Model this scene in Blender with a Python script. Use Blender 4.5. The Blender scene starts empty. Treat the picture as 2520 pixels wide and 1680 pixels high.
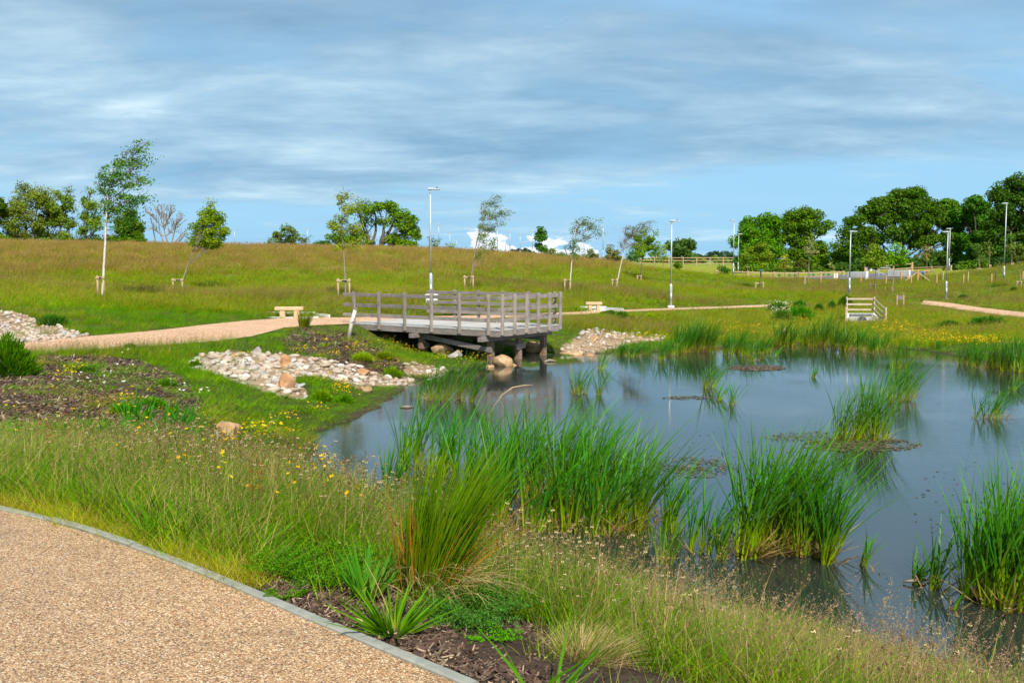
import bpy, math, random
import numpy as np
from mathutils import Vector
R = math.radians
rng = np.random.default_rng(7)
random.seed(7)
sc = bpy.context.scene
C = sc.collection

# ------------------------------------------------------------------ camera
F = 2520.0; HZ = 637.0; ZC = 3.45
PITCH = math.atan((840 - HZ) / F)
cam_d = bpy.data.cameras.new('camera')
cam_d.sensor_width = 36; cam_d.lens = 36.0 * F / 2520.0
cam_d.clip_start = 0.1; cam_d.clip_end = 9000
cam = bpy.data.objects.new('camera', cam_d); C.objects.link(cam)
cam.location = (0, 0, ZC); cam.rotation_euler = (R(90) - PITCH, 0, 0)
sc.camera = cam
sc.view_settings.view_transform = 'Standard'
sc.view_settings.look = 'None'
sc.view_settings.exposure = 0.32
sc.view_settings.gamma = 1.0
sc.cycles.max_bounces = 6; sc.cycles.transparent_max_bounces = 8
sc.cycles.diffuse_bounces = 2; sc.cycles.glossy_bounces = 2; sc.cycles.transmission_bounces = 2
sc.cycles.adaptive_threshold = 0.02

# ------------------------------------------------------------------ sun + sky
SUN_EL, SUN_AZ = 47.0, 166.0            # azimuth clockwise from +Y : behind the camera, a little to the right
sd = Vector((math.sin(R(SUN_AZ)) * math.cos(R(SUN_EL)), math.cos(R(SUN_AZ)) * math.cos(R(SUN_EL)), math.sin(R(SUN_EL))))
sl = bpy.data.lights.new('sun', 'SUN'); sl.energy = 5.0; sl.angle = R(0.55); sl.color = (1.0, 0.94, 0.84)
so = bpy.data.objects.new('sun', sl); C.objects.link(so)
so.rotation_euler = sd.to_track_quat('Z', 'Y').to_euler(); so.location = (0, -20, 60)

world = bpy.data.worlds.new('World'); sc.world = world; world.use_nodes = True
nt = world.node_tree; nt.nodes.clear()
class NT:
    """small node-graph helper"""
    def __init__(s, t): s.t = t
    def n(s, typ, **kw):
        nd = s.t.nodes.new(typ)
        for k, v in kw.items():
            if k.startswith('i_'):
                key = k[2:].replace('_', ' ')
                nd.inputs[int(key) if key.isdigit() else key].default_value = v
            else: setattr(nd, k, v)
        return nd
    def l(s, a, b): s.t.links.new(a, b)
    def math(s, op, a, b=None, c=None, clamp=False):
        nd = s.t.nodes.new('ShaderNodeMath'); nd.operation = op; nd.use_clamp = clamp
        for i, v in enumerate((a, b, c)):
            if v is None: continue
            if isinstance(v, (int, float)): nd.inputs[i].default_value = v
            else: s.l(v, nd.inputs[i])
        return nd.outputs[0]
    def ramp(s, fac, pts, interp='LINEAR'):
        nd = s.t.nodes.new('ShaderNodeValToRGB'); nd.color_ramp.interpolation = interp
        e = nd.color_ramp.elements
        while len(e) < len(pts): e.new(0.5)
        for i, (p, c) in enumerate(pts):
            e[i].position = p; e[i].color = (c, c, c, 1) if isinstance(c, (int, float)) else (*c, 1)
        s.l(fac, nd.inputs[0]); return nd.outputs[0]
    def mix(s, f, a, b, blend='MIX'):
        nd = s.t.nodes.new('ShaderNodeMix'); nd.data_type = 'RGBA'; nd.blend_type = blend
        for i, v in ((0, f), (6, a), (7, b)):
            if isinstance(v, (int, float)): nd.inputs[i].default_value = v
            elif isinstance(v, tuple): nd.inputs[i].default_value = (*v, 1)
            else: s.l(v, nd.inputs[i])
        return nd.outputs[2]
    def noise(s, vec, scale, detail=4, rough=0.55, dist=0.0):
        nd = s.n('ShaderNodeTexNoise'); nd.inputs['Scale'].default_value = scale
        nd.inputs['Detail'].default_value = detail; nd.inputs['Roughness'].default_value = rough
        nd.inputs['Distortion'].default_value = dist
        if vec is not None: s.l(vec, nd.inputs['Vector'])
        return nd.outputs['Fac']

w = NT(nt)
tc = w.n('ShaderNodeTexCoord'); sep = w.n('ShaderNodeSeparateXYZ'); w.l(tc.outputs['Generated'], sep.inputs[0])
X, Y, Z = sep.outputs
zz = w.math('ADD', w.math('MAXIMUM', Z, 0.0), 0.15)
u = w.math('DIVIDE', X, zz); v = w.math('DIVIDE', Y, zz)
cmb = w.n('ShaderNodeCombineXYZ'); w.l(u, cmb.inputs[0]); w.l(v, cmb.inputs[1])
mp = w.n('ShaderNodeMapping'); mp.inputs['Scale'].default_value = (0.55, 1.0, 1.0); mp.inputs['Rotation'].default_value = (0, 0, R(14)); mp.inputs['Location'].default_value = (3.7, 1.3, 0)
w.l(cmb.outputs[0], mp.inputs[0]); pv = mp.outputs[0]
sky = w.n('ShaderNodeTexSky'); sky.sky_type = 'NISHITA'; sky.sun_disc = False
sky.sun_elevation = R(SUN_EL); sky.sun_rotation = R(SUN_AZ); sky.altitude = 50; sky.dust_density = 0.6; sky.ozone_density = 1.6
wp_ = w.n('ShaderNodeMapping'); wp_.inputs['Scale'].default_value = (0.95, 1.5, 1.0); wp_.inputs['Rotation'].default_value = (0, 0, R(-9)); w.l(cmb.outputs[0], wp_.inputs[0])
n1 = w.noise(pv, 0.62, 7, 0.55, 0.5)
n2 = w.noise(wp_.outputs[0], 1.35, 9, 0.58, 0.3)
nb = w.noise(pv, 0.33, 4, 0.5, 0.3)
cov = w.math('ADD', w.math('MULTIPLY', n1, 0.6), w.math('MULTIPLY', n2, 0.4))
# less cover low down, where blue shows
low = w.ramp(Z, [(0.0, 0.45), (0.05, 0.47), (0.10, 0.545), (0.2, 0.565), (1.0, 0.57)])
cov = w.math('ADD', cov, w.math('SUBTRACT', low, 0.5))
cfac = w.ramp(cov, [(0.45, 0.05), (0.51, 0.60), (0.57, 0.94)])
# tone of the layer: darker slate bands and pale streaks
n3 = w.noise(pv, 3.6, 6, 0.6, 0.2)
tone = w.math('ADD', w.math('ADD', w.math('MULTIPLY', nb, 0.44), w.math('MULTIPLY', n2, 0.38)), w.math('MULTIPLY', n3, 0.18))
ccol = w.ramp(tone, [(0.38, (0.18, 0.32, 0.47)), (0.45, (0.27, 0.42, 0.565)), (0.51, (0.38, 0.53, 0.65)), (0.56, (0.52, 0.65, 0.74)), (0.63, (0.72, 0.79, 0.84))])
hi = w.ramp(Z, [(0.0, (1.0, 1.10, 1.12)), (0.08, (1.06, 1.10, 1.10)), (0.16, (1.20, 1.19, 1.15)), (0.24, (0.90, 0.93, 0.95)), (0.6, (0.8, 0.82, 0.9))])
ccol = w.mix(1.0, ccol, hi, 'MULTIPLY')
# small detached grey puffs low in the sky
pf = w.n('ShaderNodeMapping'); pf.inputs['Scale'].default_value = (7, 7, 34); pf.inputs['Location'].default_value = (2.2, 0, 0); w.l(tc.outputs['Generated'], pf.inputs[0])
pn = w.noise(pf.outputs[0], 1.0, 6, 0.6)
pfac = w.math('MULTIPLY', w.ramp(pn, [(0.60, 0.0), (0.70, 1.0)]), w.ramp(Z, [(0.01, 0.0), (0.05, 0.5), (0.16, 0.55), (0.24, 0.0)]))
ccol = w.mix(pfac, ccol, (0.26, 0.42, 0.60))
cfac = w.math('MAXIMUM', cfac, pfac)
# fair-weather cumulus standing on the horizon
az = w.math('ARCTAN2', X, Y)
cz = w.n('ShaderNodeCombineXYZ'); w.l(w.math('MULTIPLY', az, 17.0), cz.inputs[0]); w.l(w.math('MULTIPLY', Z, 42.0), cz.inputs[1]); cz.inputs[2].default_value = 4.1
cn = w.noise(cz.outputs[0], 1.0, 7, 0.6, 0.3)
azm = w.ramp(w.math('ADD', az, 0.5), [(0.03, 0.9), (0.08, 0.9), (0.12, 0.3), (0.41, 0.35), (0.46, 1.0), (0.57, 1.0), (0.61, 0.05), (0.66, 0.6), (0.69, 0.0), (0.9, 0.2)])
thr = w.math('ADD', w.math('ADD', 0.30, w.math('MULTIPLY', Z, 11.0)), w.math('MULTIPLY', w.math('SUBTRACT', 1.0, azm), 0.42))
dif = w.math('SUBTRACT', cn, thr)
cm = w.math('MULTIPLY', dif, 26.0, clamp=True)
shade = w.ramp(dif, [(0.0, (0.93, 0.94, 0.95)), (0.07, (0.80, 0.86, 0.92)), (0.2, (0.52, 0.66, 0.80))])
ccol = w.mix(cm, ccol, shade)
cfac = w.math('MAXIMUM', cfac, cm)
skyc = w.mix(w.ramp(Z, [(0.0, 0.92), (0.12, 0.8), (0.3, 0.3), (0.6, 0.0)]), sky.outputs[0], (2.0, 4.3, 6.4))
b1 = w.n('ShaderNodeBackground'); w.l(skyc, b1.inputs[0]); b1.inputs[1].default_value = 0.12
b2 = w.n('ShaderNodeBackground'); w.l(ccol, b2.inputs[0]); b2.inputs[1].default_value = 1.0
ms = w.n('ShaderNodeMixShader'); w.l(cfac, ms.inputs[0]); w.l(b1.outputs[0], ms.inputs[1]); w.l(b2.outputs[0], ms.inputs[2])
wo = w.n('ShaderNodeOutputWorld'); w.l(ms.outputs[0], wo.inputs[0])

# ------------------------------------------------------------------ photo geometry helpers
cp, sp = math.cos(PITCH), math.sin(PITCH)
def rdir(px, py):
    u_ = (px - 1260) / F; v_ = (840 - py) / F
    return np.array([u_, cp + v_ * sp, -sp + v_ * cp])
def PZ(px, py, z):
    d = rdir(px, py); t = (z - ZC) / d[2]; return np.array([d[0] * t, d[1] * t, z])
def PD(px, py, Yd):
    d = rdir(px, py); t = Yd / d[1]; return np.array([d[0] * t, Yd, ZC + d[2] * t])
def proj(x, y, z):
    dz = z - ZC
    fz = y * cp - dz * sp; uz = y * sp + dz * cp
    fz = np.where(fz > 0.01, fz, 0.01)
    return 1260 + F * x / fz, 840 - F * uz / fz
def inpoly(px, py, poly):
    px = np.asarray(px, float); py = np.asarray(py, float); ins = np.zeros(px.shape, bool)
    n = len(poly); j = n - 1
    for i in range(n):
        xi, yi = poly[i]; xj, yj = poly[j]
        if yi != yj:
            c = ((yi > py) != (yj > py)) & (px < (xj - xi) * (py - yi) / (yj - yi) + xi); ins ^= c
        j = i
    return ins

# ------------------------------------------------------------------ terrain height field
CP = []
SHORE = [(742,1160),(738,1135),(765,1085),(830,1045),(890,1022),(930,1000),(985,960),(1015,940),(1060,925),(1120,912),(1185,903),(1250,896),(1290,890),(1350,882),(1400,874),(1460,870),(1530,870),(1600,868),(1700,864),(1800,858),(1900,852),(1990,844),(2060,840),(2120,848),(2200,856),(2300,868),(2400,890),(2520,905)]
NEAR = [(2520,1700),(2400,1655),(2300,1620),(2150,1575),(1990,1535),(1830,1505),(1690,1475),(1580,1440),(1480,1405),(1335,1362),(1228,1328),(1120,1290),(1000,1245),(880,1205),(800,1178)]
sh = [PZ(a, b, 0) for a, b in SHORE]
sh += [np.array([19.5, 30, 0]), np.array([20.5, 24, 0]), np.array([17, 17, 0]), np.array([12, 12.5, 0]), np.array([7.0, 9.2, 0])]
sh += [PZ(a, b, 0) for a, b in NEAR]
sh = np.array(sh)
CP += [tuple(p) for p in sh]
shc = sh[:, :2]; cen = np.array([6.0, 21.0])
for p in shc:
    q = p + (cen - p) / np.linalg.norm(cen - p) * 2.2; CP.append((q[0], q[1], -0.45))
for q in [(6, 21), (2, 24), (10, 26), (8, 15), (3, 16), (14, 26), (0, 27), (6, 31), (12, 32), (16, 22)]: CP.append((q[0], q[1], -0.8))
# near path edge and the bank below it
EDGE = [(-300,1200),(-150,1217),(0,1242),(111,1270),(222,1305),(333,1346),(451,1391),(562,1437),(671,1481),(753,1524),(855,1569),(957,1604),(1059,1645),(1136,1682)]
ZP = 1.85
edge = [PZ(a, b, ZP)[:2] for a, b in EDGE]
d_end = (edge[-1] - edge[-3]); d_end /= np.linalg.norm(d_end)
edge += [edge[-1] + d_end * k for k in (1.0, 2.5, 5.0, 10, 20)]
edge = np.array(edge)
for _ in range(4): edge[1:-1] = edge[1:-1] * .5 + (edge[:-2] + edge[2:]) * .25
def off(poly, dist):
    t = np.gradient(poly, axis=0); t /= np.linalg.norm(t, axis=1)[:, None]
    return poly + np.stack([-t[:, 1], t[:, 0]], 1) * dist      # + = towards the pond (left of travel)
for k in range(0, len(edge), 1):
    for dist, z in ((0, 1.83), (-1.2, 1.85), (-3.4, 1.85)): 
        q = off(edge, dist)[k]; CP.append((q[0], q[1], z))
for k in range(7, 16):
    q = off(edge, 0.9)[k]; CP.append((q[0], q[1], 1.72))
    q = off(edge, 2.2)[k]; CP.append((q[0], q[1], 1.16))
    q = off(edge, 3.8)[k]; CP.append((q[0], q[1], 0.50))
for k in range(3, 6):
    q = off(edge, 1.2)[k]; CP.append((q[0], q[1], 1.76))
for a, b, z in [(300,1150,1.62),(300,1060,1.42),(100,1000,1.32),(100,900,1.17),(0,1100,1.6),(-250,1050,1.55),(-250,960,1.35),(500,1110,1.05),(560,1062,.62),(620,1140,.85),(680,1080,.32),(700,940,.52),(600,872,.8),(480,890,.86),(850,930,.3),(1000,905,.27),(400,930,1.0),(300,940,1.1),(420,1000,.95),(700,1010,.3),(800,980,.25),(560,980,.6),
                (500,845,1.04),(760,830,.96),(870,833,.88),(960,850,.5),(1010,875,.3),(1100,872,.2),(1180,880,.1),(1040,858,.34),(1281,884,.03),(1344,866,.1),(1400,800,.72),(1400,850,.2),(1500,812,.5),(1560,850,.12),(1640,835,.15),(1700,810,.3),(1800,790,.38),(1900,800,.28),(1990,800,.28),(2060,770,.5),(2170,770,.5),(2180,800,.28),(2250,790,.42),(2300,820,.25),(2400,830,.35),(2450,800,.55),(2520,850,.4),(2700,800,.7),(1950,760,.5)]:
    CP.append(tuple(PZ(a, b, z)))
# far path
PT = [(-250, 872, 1.24),(0, 850, 1.18),(100, 838, 1.15),(200, 828, 1.13),(300, 820, 1.11),(400, 811, 1.09),(500, 799, 1.12),(600, 789, 1.11),(690, 783, 1.1),(800, 781, 1.1),(1000, 778.5, 1.09),(1200, 775, 1.03),(1400, 768, 0.91),(1500, 763, 0.82),(1600, 759.5, 0.8),(1750, 754.5, 0.72),(1900, 749, 0.62)]
PB = [(-250, 930, 1.24),(0, 883, 1.18),(110, 869, 1.15),(220, 863, 1.13),(330, 855, 1.11),(440, 847, 1.09),(540, 838, 1.12),(620, 827, 1.11),(700, 806, 1.1),(800, 799, 1.1),(1000, 790, 1.09),(1200, 783, 1.03),(1400, 775, 0.91),(1500, 769, 0.82),(1600, 764.5, 0.8),(1750, 759.5, 0.72),(1900, 754, 0.62)]
RT = [(2275,739,.6),(2340,745,.6),(2390,753,.6),(2450,761,.6),(2520,768,.6),(2650,776,.65),(2900,790,.8)]
RB = [(2265,748,.6),(2320,755,.6),(2380,764,.6),(2440,772,.6),(2520,783,.6),(2650,796,.65),(2900,815,.8)]
pt = np.array([PZ(*p) for p in PT]); pb = np.array([PZ(*p) for p in PB])
rt = np.array([PZ(*p) for p in RT]); rb = np.array([PZ(*p) for p in RB])
for arr in (pt, pb, rt, rb):
    for p in arr: CP.append(tuple(p))
# depth-known points: hillside, ridge, right-hand meadow, distant fields
for a, b, dd in [(252,732,43),(445,718,52),(851,735,46),(1150,713,56),(1395,718,60),(1610,716,65),(1574,700,82),(1063,742,45.5),(0,745,38),(0,700,47),(650,722,50),(1250,722,56),(700,690,60),(200,690,55),(1000,690,62),(1300,690,68),
                 (0,607,75),(-300,600,75),(-900,590,72),(300,613,78),(700,619,80),(1000,621,80),(1250,632,84),(1400,646,88),(1500,652,90),(1600,664,91),(1690,674,90),(1780,682,90),(0,650,60),(400,660,62),(800,660,66),(1100,660,70),(1400,672,76),(1560,684,82),
                 (1869,718,80),(1750,715,75),(1950,725,70),(2155,720,78),(2060,722,72),(2250,722,76),(2330,736,72),(2475,692,84),(2500,700,78),(2400,700,85),(2300,690,92),(2200,690,92),(2100,690,92),(2000,693,92),(1900,690,92),(2350,672,98),(2450,660,98),(2520,648,96),(2700,630,95),(2000,684,104),(2150,679,106),(1880,683,104),(2520,735,70),(2520,640,120),(2400,655,125)]:
    CP.append(tuple(PD(a, b, dd)))
for x, y, z in [(-60,120,4.6),(-30,120,4.2),(0,120,3.9),(12,118,3.3),(-80,200,4.6),(0,200,3.8),(17,105,1.9),(24,104,1.6),(30,112,1.55),(20,125,1.85),(32,150,2.35),(45,150,2.35),(20,150,2.4),(60,150,2.4),(60,112,2.2),(80,140,3.0),(40,220,2.5),(100,220,2.7),(50,350,2.6),(150,400,2.9),(-150,300,4.0),
                (0,700,2.9),(300,700,2.9),(-400,700,3.2),(0,1600,3.2),(800,1500,3.2),(-800,1500,3.2),(0,3200,3.3),(1500,2800,3.3),(-1500,2800,3.3),(3000,0,3),(-3000,0,3),(0,-3000,3),
                (-30,0,2.0),(-60,20,3.0),(-25,12,1.9),(-25,30,1.5),(-40,50,2.8),(0,-15,1.9),(20,-10,1.9),(40,10,1.6),(32,25,1.0),(60,40,1.5),(35,50,.8),(80,80,2.2),(-80,80,4.8),(0,-60,2),(15,3,1.8)]:
    CP.append((x, y, z))
CPa = np.array(CP)
def _k(a, b): return np.sqrt(((a[:, None, :] - b[None, :, :]) ** 2).sum(-1) + 0.04)
_K = _k(CPa[:, :2], CPa[:, :2]) - np.eye(len(CPa)) * 0.06
_A = np.block([[_K, np.ones((len(CPa), 1))], [np.ones((1, len(CPa))), np.zeros((1, 1))]])
_W = np.linalg.solve(_A, np.append(CPa[:, 2], 0))
def H(x, y):
    x = np.atleast_1d(np.asarray(x, float)); y = np.atleast_1d(np.asarray(y, float)); shp = x.shape
    q = np.stack([x.ravel(), y.ravel()], 1); out = np.empty(len(q))
    for i in range(0, len(q), 20000):
        out[i:i + 20000] = _k(q[i:i + 20000], CPa[:, :2]) @ _W[:-1] + _W[-1]
    a = (q[:, 0] + .48) * -.814 + (q[:, 1] - 33.56) * .581; b = (q[:, 0] + .48) * .581 + (q[:, 1] - 33.56) * .814   # hollow under the platform
    lim = -.01 + .052 * np.clip(a, -1, 9) - .13 * np.clip(b - .8, 0, 2.4) * np.clip(2.4 - a, 0, 1) + .05 * np.clip(b - 1, 0, 4) * np.clip(a - 2.4, 0, 1)
    k = np.clip((a + .9) / .8, 0, 1) * np.clip((6.6 - a) / 2.8, 0, 1) * np.clip((b + 3.4) / 2.6, 0, 1) * np.clip((4.6 - b) / 1.0, 0, 1)
    out = np.where(out > lim, out * (1 - k) + lim * k, out)
    return out.reshape(shp)
def h(x, y): return float(H(x, y)[0])
_T = np.geomspace(2.0, 3000, 2600)
def G(px, py):
    """ground point seen at a pixel of the photograph"""
    d = rdir(px, py); pts = d[None, :] * _T[:, None]
    g = H(pts[:, 0], pts[:, 1]) - (ZC + pts[:, 2])
    i = int(np.argmax(g > 0))
    if g[i] <= 0: i = len(_T) - 1
    if i == 0: i = 1
    a = g[i - 1] / (g[i - 1] - g[i] + 1e-9); t = _T[i - 1] + (_T[i] - _T[i - 1]) * a
    return np.array([d[0] * t, d[1] * t, ZC + d[2] * t])
def GD(px, Yd):
    x = (px - 1260) / F * Yd * (cp + 0.0); return np.array([x, Yd, h(x, Yd)])

# ------------------------------------------------------------------ zones on the ground (footprints in the photograph, turned into ground areas)
Z_MULCH = [([(-400,900),(0,880),(130,872),(260,876),(350,890),(440,925),(500,990),(480,1020),(430,1045),(330,1055),(180,1045),(0,1050),(-400,1060)], 8, 29),
           ([(740,802),(800,812),(880,828),(960,868),(1000,905),(940,935),(880,912),(800,880),(700,862),(690,835)], 24, 40),
           ([(1540,780),(1600,776),(1680,800),(1700,830),(1600,815),(1540,800)], 35, 62), ([(1700,768),(1800,772),(1790,800),(1730,790)], 40, 62),
           ([(1900,770),(1990,758),(2080,765),(2080,805),(1990,812),(1920,790)], 40, 66), ([(2270,815),(2330,795),(2420,790),(2440,806),(2350,812),(2290,822)], 35, 60)]
Z_COB = [([(462,905),(492,876),(560,866),(640,870),(700,872),(770,878),(860,895),(930,920),(1010,928),(1030,945),(960,950),(900,950),(880,955),(820,935),(760,925),(720,930),(760,965),(750,985),(690,975),(610,950),(540,925)], 18, 34),
         ([(985,905),(1010,892),(1060,900),(1110,910),(1090,925),(1000,922)], 26, 36),
         ([(1370,862),(1420,828),(1460,806),(1530,815),(1640,830),(1630,840),(1560,842),(1510,858),(1450,872),(1390,872)], 30, 50),
         ([(-60,760),(40,768),(140,802),(215,826),(150,838),(60,842),(0,845),(-60,850)], 24, 40)]
def zone(x, y, z, zl):
    px, py = proj(x, y, z); m = np.zeros(np.shape(px), bool)
    for poly, a, b in zl: m |= inpoly(px, py, poly) & (y > a) & (y < b)
    return m
nearbank = np.concatenate([off(edge, 0.06)[6:18], off(edge, .80)[6:18][::-1]])       # strip of bark mulch along the near path
shore_strip = np.array([PZ(a, b, .03)[:2] for a, b in [(1180,1312),(1335,1368),(1432,1394),(1505,1417),(1580,1448),(1690,1484),(1800,1512),(1850,1540),(1700,1532),(1570,1492),(1440,1442),(1330,1405),(1200,1350)]])
pathL = np.concatenate([off(edge, -0.02), off(edge, -3.6)[::-1]])
pathF = np.concatenate([pt[:, :2], pb[:, :2][::-1]]); pathR = np.concatenate([rt[:, :2], rb[:, :2][::-1]])
DC = np.array([-0.51, 35.7]); E1 = np.array([-.814, .581]); E1 /= np.linalg.norm(E1); E2 = np.array([.581, .814]); E2 /= np.linalg.norm(E2)
deckP = np.array([DC, DC + E1 * 7.4, DC + E1 * 7.4 + E2 * 4, DC + E2 * 4]) * .94
roadP = np.array([PD(1985, 697, 94)[:2], PD(2225, 691, 92)[:2], PD(2235, 684, 99)[:2], PD(2300, 679, 108)[:2], PD(1975, 688, 108)[:2]])
def dist_poly(x, y, poly, closed=True):
    best = np.full(np.shape(x), 1e9)
    n = len(poly)
    for i in range(n if closed else n - 1):
        a = poly[i]; b = poly[(i + 1) % n]; ab = b - a; L = (ab ** 2).sum() + 1e-12
        t = np.clip(((x - a[0]) * ab[0] + (y - a[1]) * ab[1]) / L, 0, 1)
        best = np.minimum(best, np.hypot(x - a[0] - t * ab[0], y - a[1] - t * ab[1]))
    return best

# ------------------------------------------------------------------ materials
def newmat(name):
    m = bpy.data.materials.new(name); m.use_nodes = True; t = m.node_tree; t.nodes.clear()
    g = NT(t); o = g.n('ShaderNodeOutputMaterial'); return m, g, o
def bsdf(g, o, color, rough=0.7, metal=0.0, spec=0.4, bump=None, bstr=0.3, bdist=0.01):
    p = g.n('ShaderNodeBsdfPrincipled')
    if isinstance(color, tuple): p.inputs['Base Color'].default_value = (*color, 1)
    else: g.l(color, p.inputs['Base Color'])
    if isinstance(rough, (int, float)): p.inputs['Roughness'].default_value = rough
    else: g.l(rough, p.inputs['Roughness'])
    p.inputs['Metallic'].default_value = metal; p.inputs['Specular IOR Level'].default_value = spec
    if bump is not None:
        b = g.n('ShaderNodeBump'); b.inputs['Strength'].default_value = bstr; b.inputs['Distance'].default_value = bdist
        g.l(bump, b.inputs['Height']); g.l(b.outputs[0], p.inputs['Normal'])
    g.l(p.outputs[0], o.inputs[0]); return p
def objco(g): return g.n('ShaderNodeTexCoord').outputs['Object']
def geopos(g): return g.n('ShaderNodeNewGeometry').outputs['Position']

def foliage_mat(name, trans=0.35, rough=0.5, spec=0.3, var=0.35):
    m, g, o = newmat(name)
    at = g.n('ShaderNodeAttribute', attribute_name='Col').outputs['Color']
    oi = g.n('ShaderNodeObjectInfo').outputs['Random']
    ns = g.noise(geopos(g), 0.35, 3, 0.6)
    k = g.math('ADD', g.math('MULTIPLY', oi, var), g.math('MULTIPLY', ns, var * 1.4))
    hs = g.n('ShaderNodeHueSaturation'); g.l(at, hs.inputs['Color'])
    g.l(g.math('ADD', 0.485, g.math('MULTIPLY', oi, 0.03)), hs.inputs['Hue'])
    hs.inputs['Saturation'].default_value = 1.12
    g.l(g.math('ADD', 1.0 - var * 1.15, k), hs.inputs['Value'])
    p = g.n('ShaderNodeBsdfPrincipled'); g.l(hs.outputs[0], p.inputs['Base Color'])
    p.inputs['Roughness'].default_value = rough; p.inputs['Specular IOR Level'].default_value = spec
    tr = g.n('ShaderNodeBsdfTranslucent'); g.l(g.mix(1.0, hs.outputs[0], (1.25, 1.25, 0.6), 'MULTIPLY'), tr.inputs[0])
    mx = g.n('ShaderNodeMixShader'); mx.inputs[0].default_value = trans
    g.l(p.outputs[0], mx.inputs[1]); g.l(tr.outputs[0], mx.inputs[2]); g.l(mx.outputs[0], o.inputs[0])
    return m
M = {}
M['grass'] = foliage_mat('grass_blades', 0.28, 0.65, 0.12, 0.45)
M['leaf'] = foliage_mat('tree_leaves', 0.34, 0.55, 0.2, 0.25)
M['reed'] = foliage_mat('reed_leaves', 0.34, 0.45, 0.28, 0.22)
M['petal'] = foliage_mat('petals', 0.3, 0.5, 0.3, 0.1)

def ground_mat():
    m, g, o = newmat('meadow_ground')
    at = g.n('ShaderNodeAttribute', attribute_name='Col').outputs['Color']
    pos = geopos(g)
    a = g.noise(pos, 7.0, 6, 0.7); b = g.noise(pos, 0.5, 4, 0.6); c = g.noise(pos, 60.0, 4, 0.7)
    col = g.mix(1.0, at, g.ramp(a, [(0.3, 0.62), (0.7, 1.35)]), 'MULTIPLY')
    col = g.mix(1.0, col, g.ramp(b, [(0.3, 0.75), (0.7, 1.2)]), 'MULTIPLY')
    col = g.mix(1.0, col, g.ramp(c, [(0.3, 0.75), (0.7, 1.3)]), 'MULTIPLY')
    bsdf(g, o, col, 0.95, spec=0.1, bump=g.math('ADD', a, g.math('MULTIPLY', c, 0.4)), bstr=0.8, bdist=0.08)
    return m
M['ground'] = ground_mat()

def gravel_mat(name, scale, warm=(1.0, 1.0, 1.0)):
    m, g, o = newmat(name)
    pos = geopos(g)
    vr = g.n('ShaderNodeTexVoronoi'); vr.inputs['Scale'].default_value = scale; g.l(pos, vr.inputs['Vector'])
    sp_ = g.n('ShaderNodeSeparateColor'); g.l(vr.outputs['Color'], sp_.inputs[0])
    col = g.ramp(sp_.outputs[0], [(0.0, (0.10, 0.08, 0.075)), (0.10, (0.20, 0.11, 0.06)), (0.28, (0.36, 0.20, 0.10)), (0.5, (0.50, 0.31, 0.17)), (0.72, (0.56, 0.38, 0.24)), (0.88, (0.66, 0.50, 0.35)), (1.0, (0.82, 0.74, 0.62))])
    big = g.noise(pos, 0.8, 3, 0.6); mid = g.noise(pos, 6.0, 3, 0.6)
    col = g.mix(1.0, col, g.ramp(big, [(0.3, (0.90, 0.89, 0.87)), (0.7, (1.1, 1.08, 1.05))]), 'MULTIPLY')
    col = g.mix(1.0, col, g.ramp(mid, [(0.3, 0.92), (0.7, 1.08)]), 'MULTIPLY')
    stn = g.noise(pos, 1.7, 5, 0.65, 0.8); col = g.mix(g.ramp(stn, [(0.56, 0.0), (0.72, 0.30)]), col, (0.22, 0.16, 0.11))
    col = g.mix(1.0, col, warm, 'MULTIPLY')
    # shade in the hollows between the stones, darkened into the colour
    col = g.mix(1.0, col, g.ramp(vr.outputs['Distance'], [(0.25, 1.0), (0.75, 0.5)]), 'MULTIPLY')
    bsdf(g, o, col, g.ramp(sp_.outputs[1], [(0, 0.35), (1, 0.7)]), spec=0.4, bump=g.math('SUBTRACT', 1.0, vr.outputs['Distance']), bstr=0.7, bdist=0.006)
    return m
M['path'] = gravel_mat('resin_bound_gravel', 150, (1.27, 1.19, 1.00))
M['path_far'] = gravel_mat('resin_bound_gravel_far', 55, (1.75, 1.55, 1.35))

def plain(name, c1, c2, scale=8, rough=0.75, metal=0.0, spec=0.35, bstr=0.2, bdist=0.01, stretch=None, obj=True):
    m, g, o = newmat(name)
    co = objco(g) if obj else geopos(g)
    if stretch:
        mm = g.n('ShaderNodeMapping'); mm.inputs['Scale'].default_value = stretch; g.l(co, mm.inputs[0]); co = mm.outputs[0]
    a = g.noise(co, scale, 6, 0.65, 0.4)
    col = g.ramp(a, [(0.3, c1), (0.7, c2)])
    bsdf(g, o, col, rough, metal, spec, bump=a, bstr=bstr, bdist=bdist); return m
M['kerb'] = plain('concrete_edging', (0.20, 0.21, 0.17), (0.33, 0.33, 0.28), 14, obj=False)
M['concrete'] = plain('pale_concrete', (0.50, 0.49, 0.45), (0.68, 0.67, 0.62), 6)
M['block'] = plain('grey_concrete', (0.26, 0.27, 0.28), (0.42, 0.43, 0.44), 1.5, stretch=(3, 3, 0.5))
M['galv'] = plain('galvanised_steel', (0.42, 0.46, 0.49), (0.56, 0.60, 0.63), 3, 0.5, 0.35, 0.5, 0.03)
M['galvdark'] = plain('dark_steel', (0.10, 0.11, 0.12), (0.18, 0.19, 0.2), 6, 0.5, 0.6, 0.5)
M['stake'] = plain('pale_softwood', (0.36, 0.24, 0.13), (0.52, 0.38, 0.24), 5, stretch=(5, 5, 0.6))
M['stakeor'] = plain('orange_softwood', (0.46, 0.24, 0.09), (0.60, 0.34, 0.15), 5, stretch=(5, 5, 0.6))
M['bench'] = plain('oak_beam', (0.50, 0.33, 0.18), (0.66, 0.47, 0.28), 4, stretch=(0.6, 6, 6))
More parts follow.
